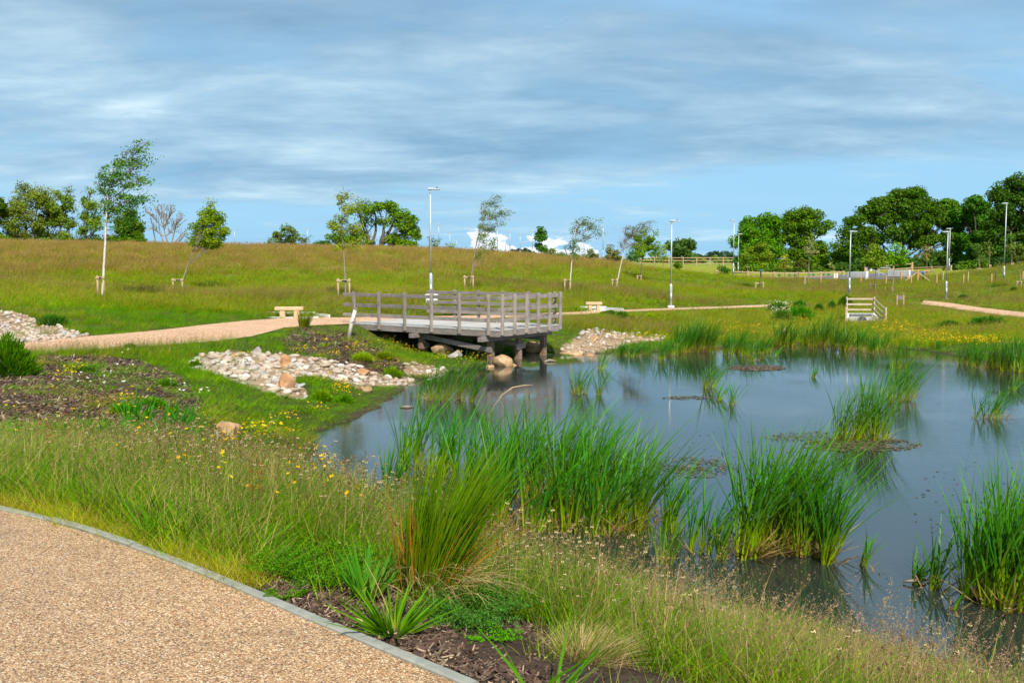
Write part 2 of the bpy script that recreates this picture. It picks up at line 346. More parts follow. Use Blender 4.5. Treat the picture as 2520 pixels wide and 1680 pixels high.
M['railwood'] = plain('outlet_rail_wood', (0.42, 0.31, 0.21), (0.60, 0.48, 0.36), 5)
M['rubber'] = plain('black_rubber', (0.02, 0.02, 0.022), (0.04, 0.04, 0.04), 5, 0.6)
M['blue'] = plain('blue_plastic', (0.03, 0.18, 0.62), (0.04, 0.24, 0.75), 5, 0.4)
M['black'] = plain('black_plastic', (0.015, 0.017, 0.022), (0.03, 0.03, 0.035), 5, 0.45)
M['white'] = plain('white_board', (0.72, 0.73, 0.75), (0.82, 0.82, 0.83), 5, 0.5)
M['asphalt'] = plain('asphalt', (0.11, 0.11, 0.115), (0.17, 0.17, 0.17), 12, 0.9, obj=False)
M['greentube'] = plain('green_guard', (0.03, 0.14, 0.09), (0.05, 0.2, 0.12), 5, 0.6)

def grain_mat(name, dark, mid, light, axis_scale):
    m, g, o = newmat(name)
    co = objco(g); mm = g.n('ShaderNodeMapping'); mm.inputs['Scale'].default_value = axis_scale; g.l(co, mm.inputs[0])
    a = g.noise(mm.outputs[0], 6.0, 8, 0.7, 1.2); b = g.noise(co, 1.2, 3, 0.5); cr = g.noise(mm.outputs[0], 16.0, 4, 0.7, 0.3)
    oi = g.n('ShaderNodeObjectInfo').outputs['Random']
    col = g.ramp(a, [(0.28, dark), (0.5, mid), (0.72, light)])
    col = g.mix(1.0, col, g.ramp(b, [(0.3, 0.8), (0.7, 1.15)]), 'MULTIPLY')
    col = g.mix(1.0, col, g.ramp(oi, [(0, (0.82, 0.80, 0.78)), (1, (1.16, 1.12, 1.08))]), 'MULTIPLY')
    col = g.mix(1.0, col, g.ramp(cr, [(0.30, 0.55), (0.38, 1.0)]), 'MULTIPLY')
    st_ = g.noise(geopos(g), 2.3, 5, 0.65); col = g.mix(g.ramp(st_, [(0.50, 0.0), (0.66, 0.5)]), col, (0.105, 0.10, 0.075))
    bsdf(g, o, col, 0.85, spec=0.2, bump=a, bstr=0.4, bdist=0.01); return m
# weathered silver oak of the viewing platform, grain along x of the piece
M['oak_x'] = grain_mat('weathered_oak_long', (0.135, 0.115, 0.105), (0.25, 0.22, 0.20), (0.36, 0.33, 0.31), (0.35, 6, 6))
M['oak_z'] = grain_mat('weathered_oak_upright', (0.17, 0.145, 0.125), (0.31, 0.27, 0.245), (0.44, 0.40, 0.37), (6, 6, 0.4))
M['pile'] = grain_mat('rusty_brown_oak', (0.13, 0.075, 0.05), (0.25, 0.155, 0.115), (0.37, 0.27, 0.22), (6, 6, 0.4))

def deck_mat():
    m, g, o = newmat('deck_planks')
    co = objco(g); s = g.n('ShaderNodeSeparateXYZ'); g.l(co, s.inputs[0])
    k = g.math('DIVIDE', s.outputs[0], 0.145); fr = g.math('FRACT', k)
    cell = g.n('ShaderNodeTexWhiteNoise'); cell.noise_dimensions = '1D'; g.l(g.math('FLOOR', k), cell.inputs['W'])
    mm = g.n('ShaderNodeMapping'); mm.inputs['Scale'].default_value = (8, .5, 1); g.l(co, mm.inputs[0])
    a = g.noise(mm.outputs[0], 5, 6, 0.7, 0.5)
    col = g.ramp(a, [(0.3, (0.36, 0.34, 0.30)), (0.7, (0.54, 0.51, 0.47))])
    col = g.mix(1.0, col, g.ramp(cell.outputs[0], [(0, 0.85), (1, 1.12)]), 'MULTIPLY')
    gap = g.ramp(fr, [(0.0, 0.15), (0.06, 1.0)])
    col = g.mix(1.0, col, gap, 'MULTIPLY')
    bsdf(g, o, col, 0.8, spec=0.2, bump=gap, bstr=0.5, bdist=0.01); return m
M['deck'] = deck_mat()

def bark_mat(name, c1, c2, c3=None, sc_=9, stretch=(1, 1, 0.3)):
    m, g, o = newmat(name); co = objco(g)
    mm = g.n('ShaderNodeMapping'); mm.inputs['Scale'].default_value = stretch; g.l(co, mm.inputs[0])
    a = g.noise(mm.outputs[0], sc_, 6, 0.7, 0.5)
    col = g.ramp(a, [(0.3, c1), (0.7, c2)])
    if c3:
        m2 = g.n('ShaderNodeMapping'); m2.inputs['Scale'].default_value = (1.2, 1.2, 7); g.l(co, m2.inputs[0])
        b = g.noise(m2.outputs[0], 2.2, 4, 0.6); col = g.mix(g.ramp(b, [(0.60, 0.0), (0.66, 1.0)]), col, c3)
    bsdf(g, o, col, 0.9, spec=0.15, bump=a, bstr=0.6, bdist=0.02); return m
M['bark'] = bark_mat('grey_bark', (0.07, 0.055, 0.04), (0.17, 0.14, 0.11))
M['bark_light'] = bark_mat('pale_bark', (0.20, 0.16, 0.11), (0.34, 0.29, 0.22))
M['birch'] = bark_mat('birch_bark', (0.52, 0.42, 0.35), (0.78, 0.72, 0.66), (0.06, 0.05, 0.045), 4)
M['twig'] = bark_mat('brown_twig', (0.13, 0.08, 0.05), (0.24, 0.16, 0.10))
M['deadwood'] = bark_mat('dead_branches', (0.20, 0.16, 0.12), (0.34, 0.28, 0.22))

def rock_mat(name, cols, sc_=5):
    m, g, o = newmat(name); co = objco(g)
    a = g.noise(co, sc_, 7, 0.65, 0.6); b = g.noise(co, sc_ * 0.4, 4, 0.6, 0.3); c = g.noise(co, sc_ * 7, 4, 0.7)
    oi = g.n('ShaderNodeObjectInfo').outputs['Random']
    col = g.ramp(g.math('ADD', g.math('MULTIPLY', a, 0.5), g.math('MULTIPLY', b, 0.5)), [(0.34, cols[0]), (0.5, cols[1]), (0.64, cols[2])])
    col = g.mix(1.0, col, g.ramp(oi, [(0, 0.85), (1, 1.12)]), 'MULTIPLY')
    col = g.mix(1.0, col, g.ramp(c, [(0.3, 0.85), (0.6, 1.08)]), 'MULTIPLY')
    bsdf(g, o, col, 0.85, spec=0.25, bump=g.math('ADD', a, g.math('MULTIPLY', c, 0.3)), bstr=0.5, bdist=0.03); return m
M['sand'] = rock_mat('sandstone', [(0.24, 0.14, 0.065), (0.42, 0.26, 0.13), (0.50, 0.37, 0.23)])
M['rust'] = rock_mat('rusty_sandstone', [(0.22, 0.13, 0.08), (0.42, 0.22, 0.10), (0.52, 0.36, 0.22)])
M['greyrock'] = rock_mat('grey_rock', [(0.22, 0.20, 0.18), (0.36, 0.33, 0.29), (0.46, 0.43, 0.38)])
def cobble_mat():
    m, g, o = newmat('cobbles_mixed'); co = objco(g)
    oi = g.n('ShaderNodeObjectInfo').outputs['Random']
    at = g.n('ShaderNodeAttribute', attribute_name='Col').outputs['Color']
    rr = g.ramp(oi, [(0, (0.30, 0.24, 0.18)), (0.2, (0.43, 0.34, 0.25)), (0.42, (0.52, 0.45, 0.36)), (0.56, (0.42, 0.32, 0.24)), (0.7, (0.38, 0.38, 0.37)), (0.82, (0.48, 0.30, 0.20)), (0.92, (0.55, 0.50, 0.43)), (1.0, (0.64, 0.60, 0.54))])
    a = g.noise(co, 9, 5, 0.6, 0.5)
    col = g.mix(1.0, g.mix(1.0, rr, at, 'MULTIPLY'), g.ramp(a, [(0.3, 0.82), (0.7, 1.12)]), 'MULTIPLY')
    pz_ = g.noise(geopos(g), 1.1, 4, 0.6); col = g.mix(g.ramp(pz_, [(0.52, 0.0), (0.68, 0.55)]), col, (0.20, 0.16, 0.09))
    bsdf(g, o, col, 0.75, spec=0.3, bump=a, bstr=0.25, bdist=0.02); return m
M['cobble'] = cobble_mat()
def chip_mat():
    m, g, o = newmat('bark_chips'); at = g.n('ShaderNodeAttribute', attribute_name='Col').outputs['Color']
    oi = g.n('ShaderNodeObjectInfo').outputs['Random']
    bsdf(g, o, g.mix(1.0, at, g.ramp(oi, [(0, 0.6), (1, 1.4)]), 'MULTIPLY'), 0.9, spec=0.15); return m
M['chip'] = chip_mat()

def water_mat():
    m, g, o = newmat('pond_surface'); pos = geopos(g)
    m1 = g.n('ShaderNodeMapping'); m1.inputs['Scale'].default_value = (0.55, 1.5, 1); m1.inputs['Rotation'].default_value = (0, 0, R(8)); g.l(pos, m1.inputs[0])
    a = g.noise(m1.outputs[0], 5.5, 4, 0.55, 0.6); b = g.noise(m1.outputs[0], 19.0, 3, 0.55, 0.3)
    pat = g.noise(pos, 0.16, 3, 0.55, 0.4)
    amp = g.ramp(pat, [(0.42, 0.12), (0.60, 1.0)])
    hgt = g.math('MULTIPLY', g.math('ADD', g.math('MULTIPLY', a, 0.85), g.math('MULTIPLY', b, 0.28)), amp)
    p = bsdf(g, o, (0.020, 0.028, 0.022), 0.01, spec=0.5, bump=hgt, bstr=1.0, bdist=0.0040)
    p.inputs['IOR'].default_value = 1.8
    return m
M['water'] = water_mat()

# ------------------------------------------------------------------ mesh helpers
def link_mesh(name, V, Fq, mats, parent=None, col=None, smooth=False, midx=None):
    me = bpy.data.meshes.new(name)
    V = np.asarray(V, np.float32)
    if isinstance(Fq, np.ndarray):
        nf, k = Fq.shape
        me.vertices.add(len(V)); me.vertices.foreach_set('co', V.ravel())
        me.loops.add(nf * k); me.polygons.add(nf)
        me.loops.foreach_set('vertex_index', Fq.astype(np.int32).ravel())
        me.polygons.foreach_set('loop_start', np.arange(0, nf * k, k, dtype=np.int32))
        me.update(calc_edges=True)
    else:
        me.from_pydata([tuple(map(float, v)) for v in V], [], Fq); me.update()
    if not isinstance(mats, (list, tuple)): mats = [mats]
    for m_ in mats: me.materials.append(m_)
    if midx is not None: me.polygons.foreach_set('material_index', np.asarray(midx, np.int32))
    if col is not None:
        ca = me.color_attributes.new('Col', 'FLOAT_COLOR', 'POINT')
        c4 = np.ones((len(V), 4), np.float32); c4[:, :3] = np.asarray(col, np.float32); ca.data.foreach_set('color', c4.ravel())
    if smooth: me.polygons.foreach_set('use_smooth', np.ones(len(me.polygons), bool))
    o = bpy.data.objects.new(name, me)
    if parent != 'nolink': C.objects.link(o)
    if parent is not None and parent != 'nolink': o.parent = parent
    return o
def tag(o, label=None, cat=None, group=None, kind=None):
    if label: o['label'] = label
    if cat: o['category'] = cat
    if group: o['group'] = group
    if kind: o['kind'] = kind
    return o
def empty(name, loc, label, cat, group=None, rz=0.0):
    o = bpy.data.objects.new(name, None); C.objects.link(o); o.location = tuple(map(float, loc)); o.rotation_euler = (0, 0, rz)
    o.empty_display_size = 0.2
    return tag(o, label, cat, group)
class MB:
    """collects boxes / tubes into one mesh"""
    def __init__(s): s.v = []; s.f = []; s.m = []
    def box(s, c, size, ux=(1, 0, 0), uy=(0, 1, 0), uz=(0, 0, 1), bev=0.0, mi=0):
        c = np.array(c, float); ux, uy, uz = [np.array(q, float) / np.linalg.norm(q) for q in (ux, uy, uz)]
        hx, hy, hz = np.array(size, float) / 2; b = min(bev, hx * .45, hy * .45, hz * .45); n = len(s.v)
        if b <= 0:
            for dz in (-1, 1):
                for dx, dy in ((-1, -1), (1, -1), (1, 1), (-1, 1)): s.v.append(c + ux * hx * dx + uy * hy * dy + uz * hz * dz)
            fs = [(3, 2, 1, 0), (4, 5, 6, 7), (0, 1, 5, 4), (1, 2, 6, 5), (2, 3, 7, 6), (3, 0, 4, 7)]
            s.f += [tuple(n + k for k in q) for q in fs]; s.m += [mi] * 6; return s
        rings = []
        for zz_, ins in ((-hz, b), (-hz + b, 0), (hz - b, 0), (hz, b)):
            x_, y_ = hx - ins, hy - ins; r = []
            for (sx, sy) in ((-1, -1), (1, -1), (1, 1), (-1, 1)):
                p1 = (sx * x_, sy * (y_ - b)); p2 = (sx * (x_ - b), sy * y_)
                if sx * sy < 0: p1, p2 = p2, p1
                for q in ((p1, p2)): r.append(c + ux * q[0] + uy * q[1] + uz * zz_)
            rings.append(r)
        for r in rings: s.v += r
        k = 8
        for j in range(3):
            for i in range(k): s.f.append((n + j * k + i, n + j * k + (i + 1) % k, n + (j + 1) * k + (i + 1) % k, n + (j + 1) * k + i)); s.m.append(mi)
        s.f.append(tuple(n + i for i in range(k - 1, -1, -1))); s.f.append(tuple(n + 3 * k + i for i in range(k))); s.m += [mi, mi]
        return s
    def tube(s, path, rad, sides=8, cap=True, mi=0):
        path = np.array(path, float); rad = np.broadcast_to(np.asarray(rad, float), (len(path),)); n = len(s.v)
        t = np.gradient(path, axis=0); t /= np.linalg.norm(t, axis=1)[:, None] + 1e-9
        ref = np.array([0, 0, 1.0]) if abs(t[0][2]) < 0.9 else np.array([1.0, 0, 0])
        a = np.cross(t[0], ref); a /= np.linalg.norm(a)
        for i in range(len(path)):
            a = a - t[i] * np.dot(a, t[i]); a /= np.linalg.norm(a) + 1e-9; b = np.cross(t[i], a)
            for k in range(sides):
                th = 2 * math.pi * k / sides; s.v.append(path[i] + (a * math.cos(th) + b * math.sin(th)) * rad[i])
        for i in range(len(path) - 1):
            for k in range(sides):
                s.f.append((n + i * sides + k, n + i * sides + (k + 1) % sides, n + (i + 1) * sides + (k + 1) % sides, n + (i + 1) * sides + k)); s.m.append(mi)
        if cap:
            s.f.append(tuple(n + k for k in range(sides - 1, -1, -1))); s.f.append(tuple(n + (len(path) - 1) * sides + k for k in range(sides))); s.m += [mi, mi]
        return s
    def build(s, name, mats, parent=None, smooth=False, **kw):
        return link_mesh(name, np.array(s.v), s.f, mats, parent, smooth=smooth, midx=s.m, **kw)

# vectorised blades: returns V (n*(S+1)*2,3), F, col
def blades(base, az, height, width, lean, curve, c0, c1, c2=None, S=4, wind=0.0, cvar=0.15, twist=0.3, taper=1.0, droop=0.0, rg=rng):
    N = len(base); t = np.linspace(0, 1, S + 1)[None, :]
    az = np.asarray(az)[:, None]; height = np.broadcast_to(height, (N,))[:, None]; lean = np.broadcast_to(lean, (N,))[:, None]; curve = np.broadcast_to(curve, (N,))[:, None]
    outr = lean * t + curve * t ** 2
    up = t * np.sqrt(np.clip(1 - (lean * .6 + curve * .45) ** 2, 0.12, 1)) - droop * t ** 3
    wd = wind * t ** 1.8
    x = base[:, 0:1] + height * (np.cos(az) * outr + wd); y = base[:, 1:2] + height * np.sin(az) * outr + 0 * t; z = base[:, 2:3] + height * up * (1 - .22 * np.abs(wind) * t)
    ctr = np.stack([x, y, z], -1)
    wa = rg.uniform(0, math.pi, (N, 1)) + twist * t * rg.uniform(-3, 3, (N, 1))
    if taper >= 1: prof = (1 - t ** (1.6 * taper)) * (0.55 + 0.9 * t * (1 - t)) + 0.0
    else: prof = np.sin(math.pi * (0.12 + 0.88 * t)) ** 0.8
    prof = np.clip(prof, 0.02, None)
    wdt = np.broadcast_to(width, (N,))[:, None] * prof
    sv = np.stack([np.cos(wa), np.sin(wa), 0 * wa], -1) * wdt[..., None] * 0.5
    V = np.stack([ctr - sv, ctr + sv], 2).reshape(-1, 3)
    i = np.arange(N)[:, None] * (S + 1) * 2 + np.arange(S)[None, :] * 2
    Fq = np.stack([i, i + 1, i + 3, i + 2], -1).reshape(-1, 4)
    c0 = np.asarray(c0, float); c1 = np.asarray(c1, float)
    tt = t[..., None]
    if c2 is None: col = c0 + (c1 - c0) * np.clip(tt * 1.6, 0, 1)
    else: col = np.where(tt < .5, c0 + (c1 - c0) * tt * 2, c1 + (np.asarray(c2) - c1) * (tt - .5) * 2)
    col = np.broadcast_to(col, (N, S + 1, 3)) * rg.uniform(1 - cvar, 1 + cvar, (N, 1, 1)) * rg.uniform(1 - cvar * .4, 1 + cvar * .4, (N, 1, 3))
    col = np.repeat(col, 2, axis=1).reshape(-1, 3)
    return V, Fq, col
def quads(P, size, col, cvar=0.2, asp=0.6, rg=rng, nrm=None):
    """leaf quads (rhombs) at points P"""
    N = len(P); a = rg.normal(size=(N, 3)); a /= np.linalg.norm(a, axis=1)[:, None]
    b = rg.normal(size=(N, 3))
    if nrm is not None:
        b = nrm + 0.75 * b
        b /= np.linalg.norm(b, axis=1)[:, None]
        a = np.cross(a, b); a /= np.linalg.norm(a, axis=1)[:, None] + 1e-9; b = np.cross(a, b)
    else:
        b = np.cross(a, b); b /= np.linalg.norm(b, axis=1)[:, None] + 1e-9
    s_ = np.broadcast_to(size, (N,))[:, None] * rg.uniform(.7, 1.3, (N, 1)) * 0.5
    V = np.stack([P - a * s_, P + b * s_ * asp, P + a * s_, P - b * s_ * asp], 1).reshape(-1, 3)
    Fq = np.arange(N * 4).reshape(N, 4)
    c = np.broadcast_to(np.asarray(col, float), (N, 3)) * rg.uniform(1 - cvar, 1 + cvar, (N, 1)) * rg.uniform(.93, 1.07, (N, 3))
    return V, Fq, np.repeat(c, 4, axis=0)
def merge(parts):
    V = []; Fq = []; Cc = []; n = 0
    for v_, f_, c_ in parts: V.append(v_); Fq.append(f_ + n); Cc.append(c_); n += len(v_)
    return np.concatenate(V), np.concatenate(Fq), np.concatenate(Cc)

# ------------------------------------------------------------------ ground sheet
th = np.concatenate([np.radians(np.linspace(-180, -42, 40)[:-1]), np.radians(np.linspace(-42, 42, 620)), np.radians(np.linspace(42, 180, 40)[1:])])
rr = np.concatenate([[0.02, 0.8, 1.6], np.geomspace(2.2, 60, 330), np.geomspace(61, 200, 90), np.geomspace(205, 4200, 60)])
TH, RR = np.meshgrid(th, rr)
GX = RR * np.sin(TH); GY = RR * np.cos(TH)
GZ = H(GX, GY)
wig = 0.03 * np.sin(GX * 2.1 + 1.3 * np.sin(GY * 1.7)) * np.sin(GY * 1.9 + .7) + 0.015 * np.sin(GX * 5.3 + 2) * np.sin(GY * 4.7)
GZ = GZ + np.where(RR < 60, wig, 0)
inN = inpoly(GX, GY, pathL); dN = dist_poly(GX, GY, pathL)
GZ = np.where(inN, ZP - 0.06, GZ); kk = np.clip(dN / 0.5, 0, 1); GZ = np.where(~inN & (dN < .5) & (RR < 40), (ZP - 0.03) * (1 - kk) + GZ * kk, GZ)
def pathz(x, y, A, B):
    mid = (A + B) / 2; dd = (x[..., None] - mid[:, 0]) ** 2 + (y[..., None] - mid[:, 1]) ** 2
    wgt = 1 / (dd + 0.05) ** 2; return (wgt * mid[:, 2]).sum(-1) / wgt.sum(-1)
def densify(A, k=6):
    out = []
    for i in range(len(A) - 1):
        for j in range(k): out.append(A[i] + (A[i + 1] - A[i]) * j / k)
    out.append(A[-1]); return np.array(out)
ptd, pbd, rtd, rbd = densify(pt), densify(pb), densify(rt), densify(rb)
for A, B, P2 in ((ptd, pbd, pathF), (rtd, rbd, pathR)):
    dd = dist_poly(GX, GY, P2); ins = inpoly(GX, GY, P2); near = (dd < 1.0) | ins
    idx = np.where(near); zpth = pathz(GX[idx], GY[idx], A, B)
    k_ = np.where(ins[idx], 0, np.clip(dd[idx] / 1.0, 0, 1)); GZ[idx] = np.where(ins[idx], zpth - 0.05, (zpth - 0.02) * (1 - k_) + GZ[idx] * k_)
inR = inpoly(GX, GY, roadP)
# dig the ground clear below the deck
inD = inpoly(GX, GY, deckP)
gz_far = GZ
# ground colours; near thatch soil darkened to paint the shade between blades
mul = zone(GX, GY, GZ, Z_MULCH) | inpoly(GX, GY, nearbank); cob = zone(GX, GY, GZ, Z_COB) | inpoly(GX, GY, shore_strip)
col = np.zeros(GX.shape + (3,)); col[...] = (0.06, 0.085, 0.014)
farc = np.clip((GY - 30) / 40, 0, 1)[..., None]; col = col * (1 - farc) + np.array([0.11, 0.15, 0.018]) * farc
up_ = np.clip((GZ - 2.1) / 1.3, 0, 1)[..., None] * (GX < 30)[..., None] * (GY > 35)[..., None]
col = col * (1 - up_) + np.array([0.23, 0.20, 0.035]) * up_
field = (GY > 97) & (GX > 12) & (GY < 160); col[field] = (0.25, 0.27, 0.03)
far1 = (GY >= 160) & (GX > 0); col[far1] = (0.16, 0.24, 0.04)
far2 = (GY >= 330); col[far2] = (0.06, 0.17, 0.02)
col[mul] = (0.075, 0.05, 0.035); col[cob] = (0.36, 0.25, 0.15)
mud = (GZ < 0.05) & (GY < 60) & ~cob; col[mud] = (0.07, 0.06, 0.03)
wet = (GZ < 0.0); col[wet] = (0.035, 0.035, 0.02)
rows, cols = GX.shape
ii = np.arange(rows - 1)[:, None] * cols + np.arange(cols - 1)[None, :]
Fg = np.stack([ii, ii + 1, ii + 1 + cols, ii + cols], -1).reshape(-1, 4)[:, ::-1]
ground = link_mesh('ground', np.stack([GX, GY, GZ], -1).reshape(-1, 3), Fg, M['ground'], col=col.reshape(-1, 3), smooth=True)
tag(ground, kind='structure')

# water
wp = MB(); wv = np.array([(-14, 6, 0), (30, 6, 0), (30, 62, 0), (-14, 62, 0)], float)
water = link_mesh('pond_water', wv, [(0, 1, 2, 3)], M['water']); tag(water, kind='structure')

# paths
def strip(name, A, B, mat, dz=0.0, n=5):
    V = []; Fq = []
    for i in range(len(A)):
        z = (A[i][2] + B[i][2]) / 2 + dz
        for j in range(n + 1):
            t = j / n; p = A[i] * (1 - t) + B[i] * t; V.append((p[0], p[1], z + 0.03 * math.sin(math.pi * t)))
    for i in range(len(A) - 1):
        for j in range(n):
            a = i * (n + 1) + j; Fq.append((a, a + 1, a + n + 2, a + n + 1))
    return tag(link_mesh(name, V, Fq, mat, smooth=True), kind='structure')
fe = densify(edge, 5)
e_in = off(fe, -0.0)
A3 = np.column_stack([off(fe, -3.6), np.full(len(fe), ZP)]); B3 = np.column_stack([e_in, np.full(len(fe), ZP)])
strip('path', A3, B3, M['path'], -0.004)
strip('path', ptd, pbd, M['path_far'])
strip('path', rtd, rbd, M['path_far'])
# concrete edging of the near path, in lengths with joints
kb = MB(); ein = off(fe, 0.0); eout = off(fe, 0.055)
V = []; Fq = []
_seg = np.append(0, np.cumsum(np.linalg.norm(np.diff(ein, axis=0), axis=1)))
def _at(A, t): return np.array([np.interp(t, _seg, A[:, 0]), np.interp(t, _seg, A[:, 1])])
_t = 0.0; _kr = np.random.default_rng(2)
while _t < min(_seg[-1], 26):
    dz_, dx_ = _kr.normal(0, .0025), _kr.normal(0, .003); ts = np.linspace(_t + .005, _t + .905, 6); n = len(V)
    for t_ in ts:
        a_, b_ = _at(ein, t_), _at(eout, t_); e_ = (b_ - a_) * dx_ / .055
        a_, b_ = a_ + e_, b_ + e_; m1, m2 = a_ + (b_ - a_) * .12, b_ - (b_ - a_) * .12
        V += [(a_[0], a_[1], ZP - .12), (a_[0], a_[1], ZP + .002 + dz_), (m1[0], m1[1], ZP + .008 + dz_), (m2[0], m2[1], ZP + .008 + dz_), (b_[0], b_[1], ZP + .002 + dz_), (b_[0], b_[1], ZP - .12)]
    for i in range(5):
        for k in range(5): Fq.append((n + i * 6 + k, n + i * 6 + k + 1, n + (i + 1) * 6 + k + 1, n + (i + 1) * 6 + k))
    Fq += [(n, n + 1, n + 2, n + 3, n + 4, n + 5), tuple(n + 30 + k for k in (5, 4, 3, 2, 1, 0))]
    _t += .915
tag(link_mesh('kerb', V, Fq, M['kerb']), kind='structure')
# road in the distance
rz_ = H(roadP[:, 0], roadP[:, 1])
tag(link_mesh('road', np.column_stack([roadP, rz_ + 0.10]), [tuple(range(len(roadP)))], M['asphalt']), kind='structure')
# ================================================================== VIEWING PLATFORM
E13 = np.array([E1[0], E1[1], 0]); E23 = np.array([E2[0], E2[1], 0]); DZ = 0.97
LF, WF = 7.35, 4.0
def dk(a, b, z): return np.array([DC[0] + E1[0] * a + E2[0] * b, DC[1] + E1[1] * a + E2[1] * b, z])
dang = math.atan2(E1[1], E1[0])
platform = empty('viewing_platform', dk(LF / 2, WF / 2, 0), 'weathered grey timber viewing platform with post and rail sides standing over the pond edge', 'viewing platform')
P0 = np.array(platform.location)
def piece(name, c, size, ax, mat, bev=0.008, parent=platform, vertical=False):
    """a beam with its own origin; ax = direction of its local x"""
    b = MB(); b.box((0, 0, 0), size, bev=bev)
    o = b.build(name, mat, parent); 
    pc = np.array(c) - (P0 if parent is platform else np.zeros(3))
    o.location = tuple(map(float, pc)); o.rotation_euler = (0, 0, ax); return o
d_ = MB(); d_.box((0, 0, 0), (LF, WF, 0.04), bev=0.004)
dko = d_.build('deck_boards', M['deck'], platform); dko.location = tuple(dk(LF / 2, WF / 2, DZ - 0.02) - P0); dko.rotation_euler = (0, 0, dang)
piece('fascia_beam', dk(LF / 2, 0.045, DZ - 0.15), (LF - .05, 0.07, 0.21), dang, M['oak_x'])
piece('fascia_beam', dk(0.04, WF / 2 + .02, DZ - 0.15), (WF - .15, 0.07, 0.21), dang + R(90), M['oak_x'])
piece('fascia_beam', dk(LF / 2, WF - .045, DZ - 0.15), (LF - .05, 0.07, 0.21), dang, M['oak_x'])
for k in range(1, 6): piece('joist', dk(LF / 2, WF * k / 6, DZ - 0.13), (LF - .2, 0.06, 0.16), dang, M['oak_x'])
for a in (0.55, 3.75, 6.9): piece('cross_beam', dk(a, WF / 2 - .05, DZ - 0.345), (WF + (.5 if a < 5 else 0), 0.2, 0.17), dang + R(90), M['oak_x'], 0.012)
for a in (0.55, 3.75):
    for b_ in (0.35, 2.05, 3.7):
        base = -0.5 if a < 1 else 0.1; hh = DZ - 0.43 - base
        p_ = piece('pile', dk(a, b_, base + hh / 2), (0.21, 0.21, hh), dang, M['pile'], 0.015)
        for zz_ in (-.1, .05):
            bb = MB(); bb.tube([(-0.112, 0, zz_), (-0.125, 0, zz_)], .02, 8); bb.build('bolt', M['galv'], p_)
def brace(p, q, hgt=.17, th_=.05):
    p, q = np.array(p), np.array(q); ux = (q - p) / np.linalg.norm(q - p); uy = np.cross((0, 0, 1), ux); uy /= np.linalg.norm(uy); uz = np.cross(ux, uy)
    b = MB(); b.box((p + q) / 2 - P0, (np.linalg.norm(q - p), th_, hgt), ux, uy, uz, bev=.008)
    b.build('brace_board', M['oak_x'], platform)
brace(dk(0.42, .22, 0.22), dk(4.1, .35, .62), .18)
brace(dk(.42, 1.92, .33), dk(4.1, 2.0, .66), .18)
brace(dk(.42, 3.6, .42), dk(4.1, 3.6, .7), .18)
brace(dk(.42, 1.75, .24), dk(.42, 2.3, .27), .2)
def post(a, b, nrm, face):
    ht = 1.23 + .2; o = piece('post', dk(a, b, DZ - .2 + ht / 2), (0.115, 0.085, ht), face, M['oak_z'], 0.01)
    for zz_ in (-ht / 2 + .055, -ht / 2 + .145):
        bb = MB(); bb.tube([(0, -.0425 * nrm, zz_), (0, -.056 * nrm, zz_)], .016, 8); bb.build('bolt', M['galv'], o)
for k in range(6): post(.37 + 1.3 * k, -0.035, 1, dang + R(180))
for k in range(6): post(-.036, .25 + .75 * k, 1, dang + R(90) + R(180))
for k in range(6): post(.25 + 1.22 * k, WF + .035, 1, dang)
for zc in (1.10, .70, .32):
    piece('rail', dk(LF / 2 + .12, .033, DZ + zc), (LF + .12, .045, .13), dang, M['oak_x'], .006)
    piece('rail', dk(.033, WF / 2, DZ + zc), (WF - .12, .045, .13), dang + R(90), M['oak_x'], .006)
    piece('rail', dk(3.3, WF - .033, DZ + zc), (6.55, .045, .13), dang, M['oak_x'], .006)

# final size and place of the platform (0.94 of the size it was drawn at, deck 1.12 m above the water)
platform.scale = (.94, .94, .94); platform.location = (P0[0] * .94, P0[1] * .94, 0.207)

# ================================================================== STREET LAMPS
def lamp(px, basepy, toppy, label, d=None, arm=1, z=None, plinth=False):
    if d is None: g_ = G(px, basepy); d = g_[1]
    g_ = GD(px, d) if z is None else np.array([(px - 1260) / F * d, d, z])
    top = PD(px, toppy, d)[2]; Hh = max(top - g_[2], 2.0)
    root = empty('street_lamp', g_, label, 'street lamp', 'galvanised street lamps across the meadow and ridge')
    s = MB(); lb = 1.15
    s.tube([(0, 0, -.1), (0, 0, lb), (0, 0, lb + .12)], [.076, .076, .045], 14)
    s.box((0, -.083, .55), (.09, .02, .45))
    s.build('base_section', M['galv'], root, True)
    s = MB(); s.tube([(0, 0, lb + .1), (0, 0, Hh)], [.042, .034], 12); s.build('column', M['galv'], root, True)
    s = MB(); s.tube([(0, 0, Hh - .16), (0, 0, Hh - .02)], [.058, .058], 10)
    s.box((arm * .16, 0, Hh + .01), (.52, .2, .07), bev=.03); s.box((arm * .05, 0, Hh + .055), (.22, .12, .03), bev=.01)
    s.box((arm * .2, 0, Hh - .027), (.3, .16, .012), mi=1)
    lu = s.build('luminaire', [M['galv'], M['white']], root)
    s = MB(); s.tube([(arm * .3, 0, Hh + .045), (arm * .3, 0, Hh + .10)], .035, 10); s.build('sensor', M['black'], lu)
    if plinth:
        s = MB(); s.box((0, 0, .0), (.36, .36, .14), bev=.02); s.build('plinth', M['concrete'], root)
    return root
lamp(1060, 742, 466, 'tall street lamp rising behind the railings of the viewing platform', d=45.5, plinth=True)
lamp(1652, 757, 544, 'street lamp beside the far path, right of the small bench', d=56.3, plinth=True)
lamp(2092, 745, 570, 'street lamp just behind the timber rails of the pond outlet', d=70)
lamp(2331, 737, 571, 'street lamp with concrete foot beside the right-hand path', d=72, arm=-1, plinth=True)
lamp(2336, 675, 563, 'street lamp farther off, just behind the one beside the right-hand path', d=108, arm=-1)
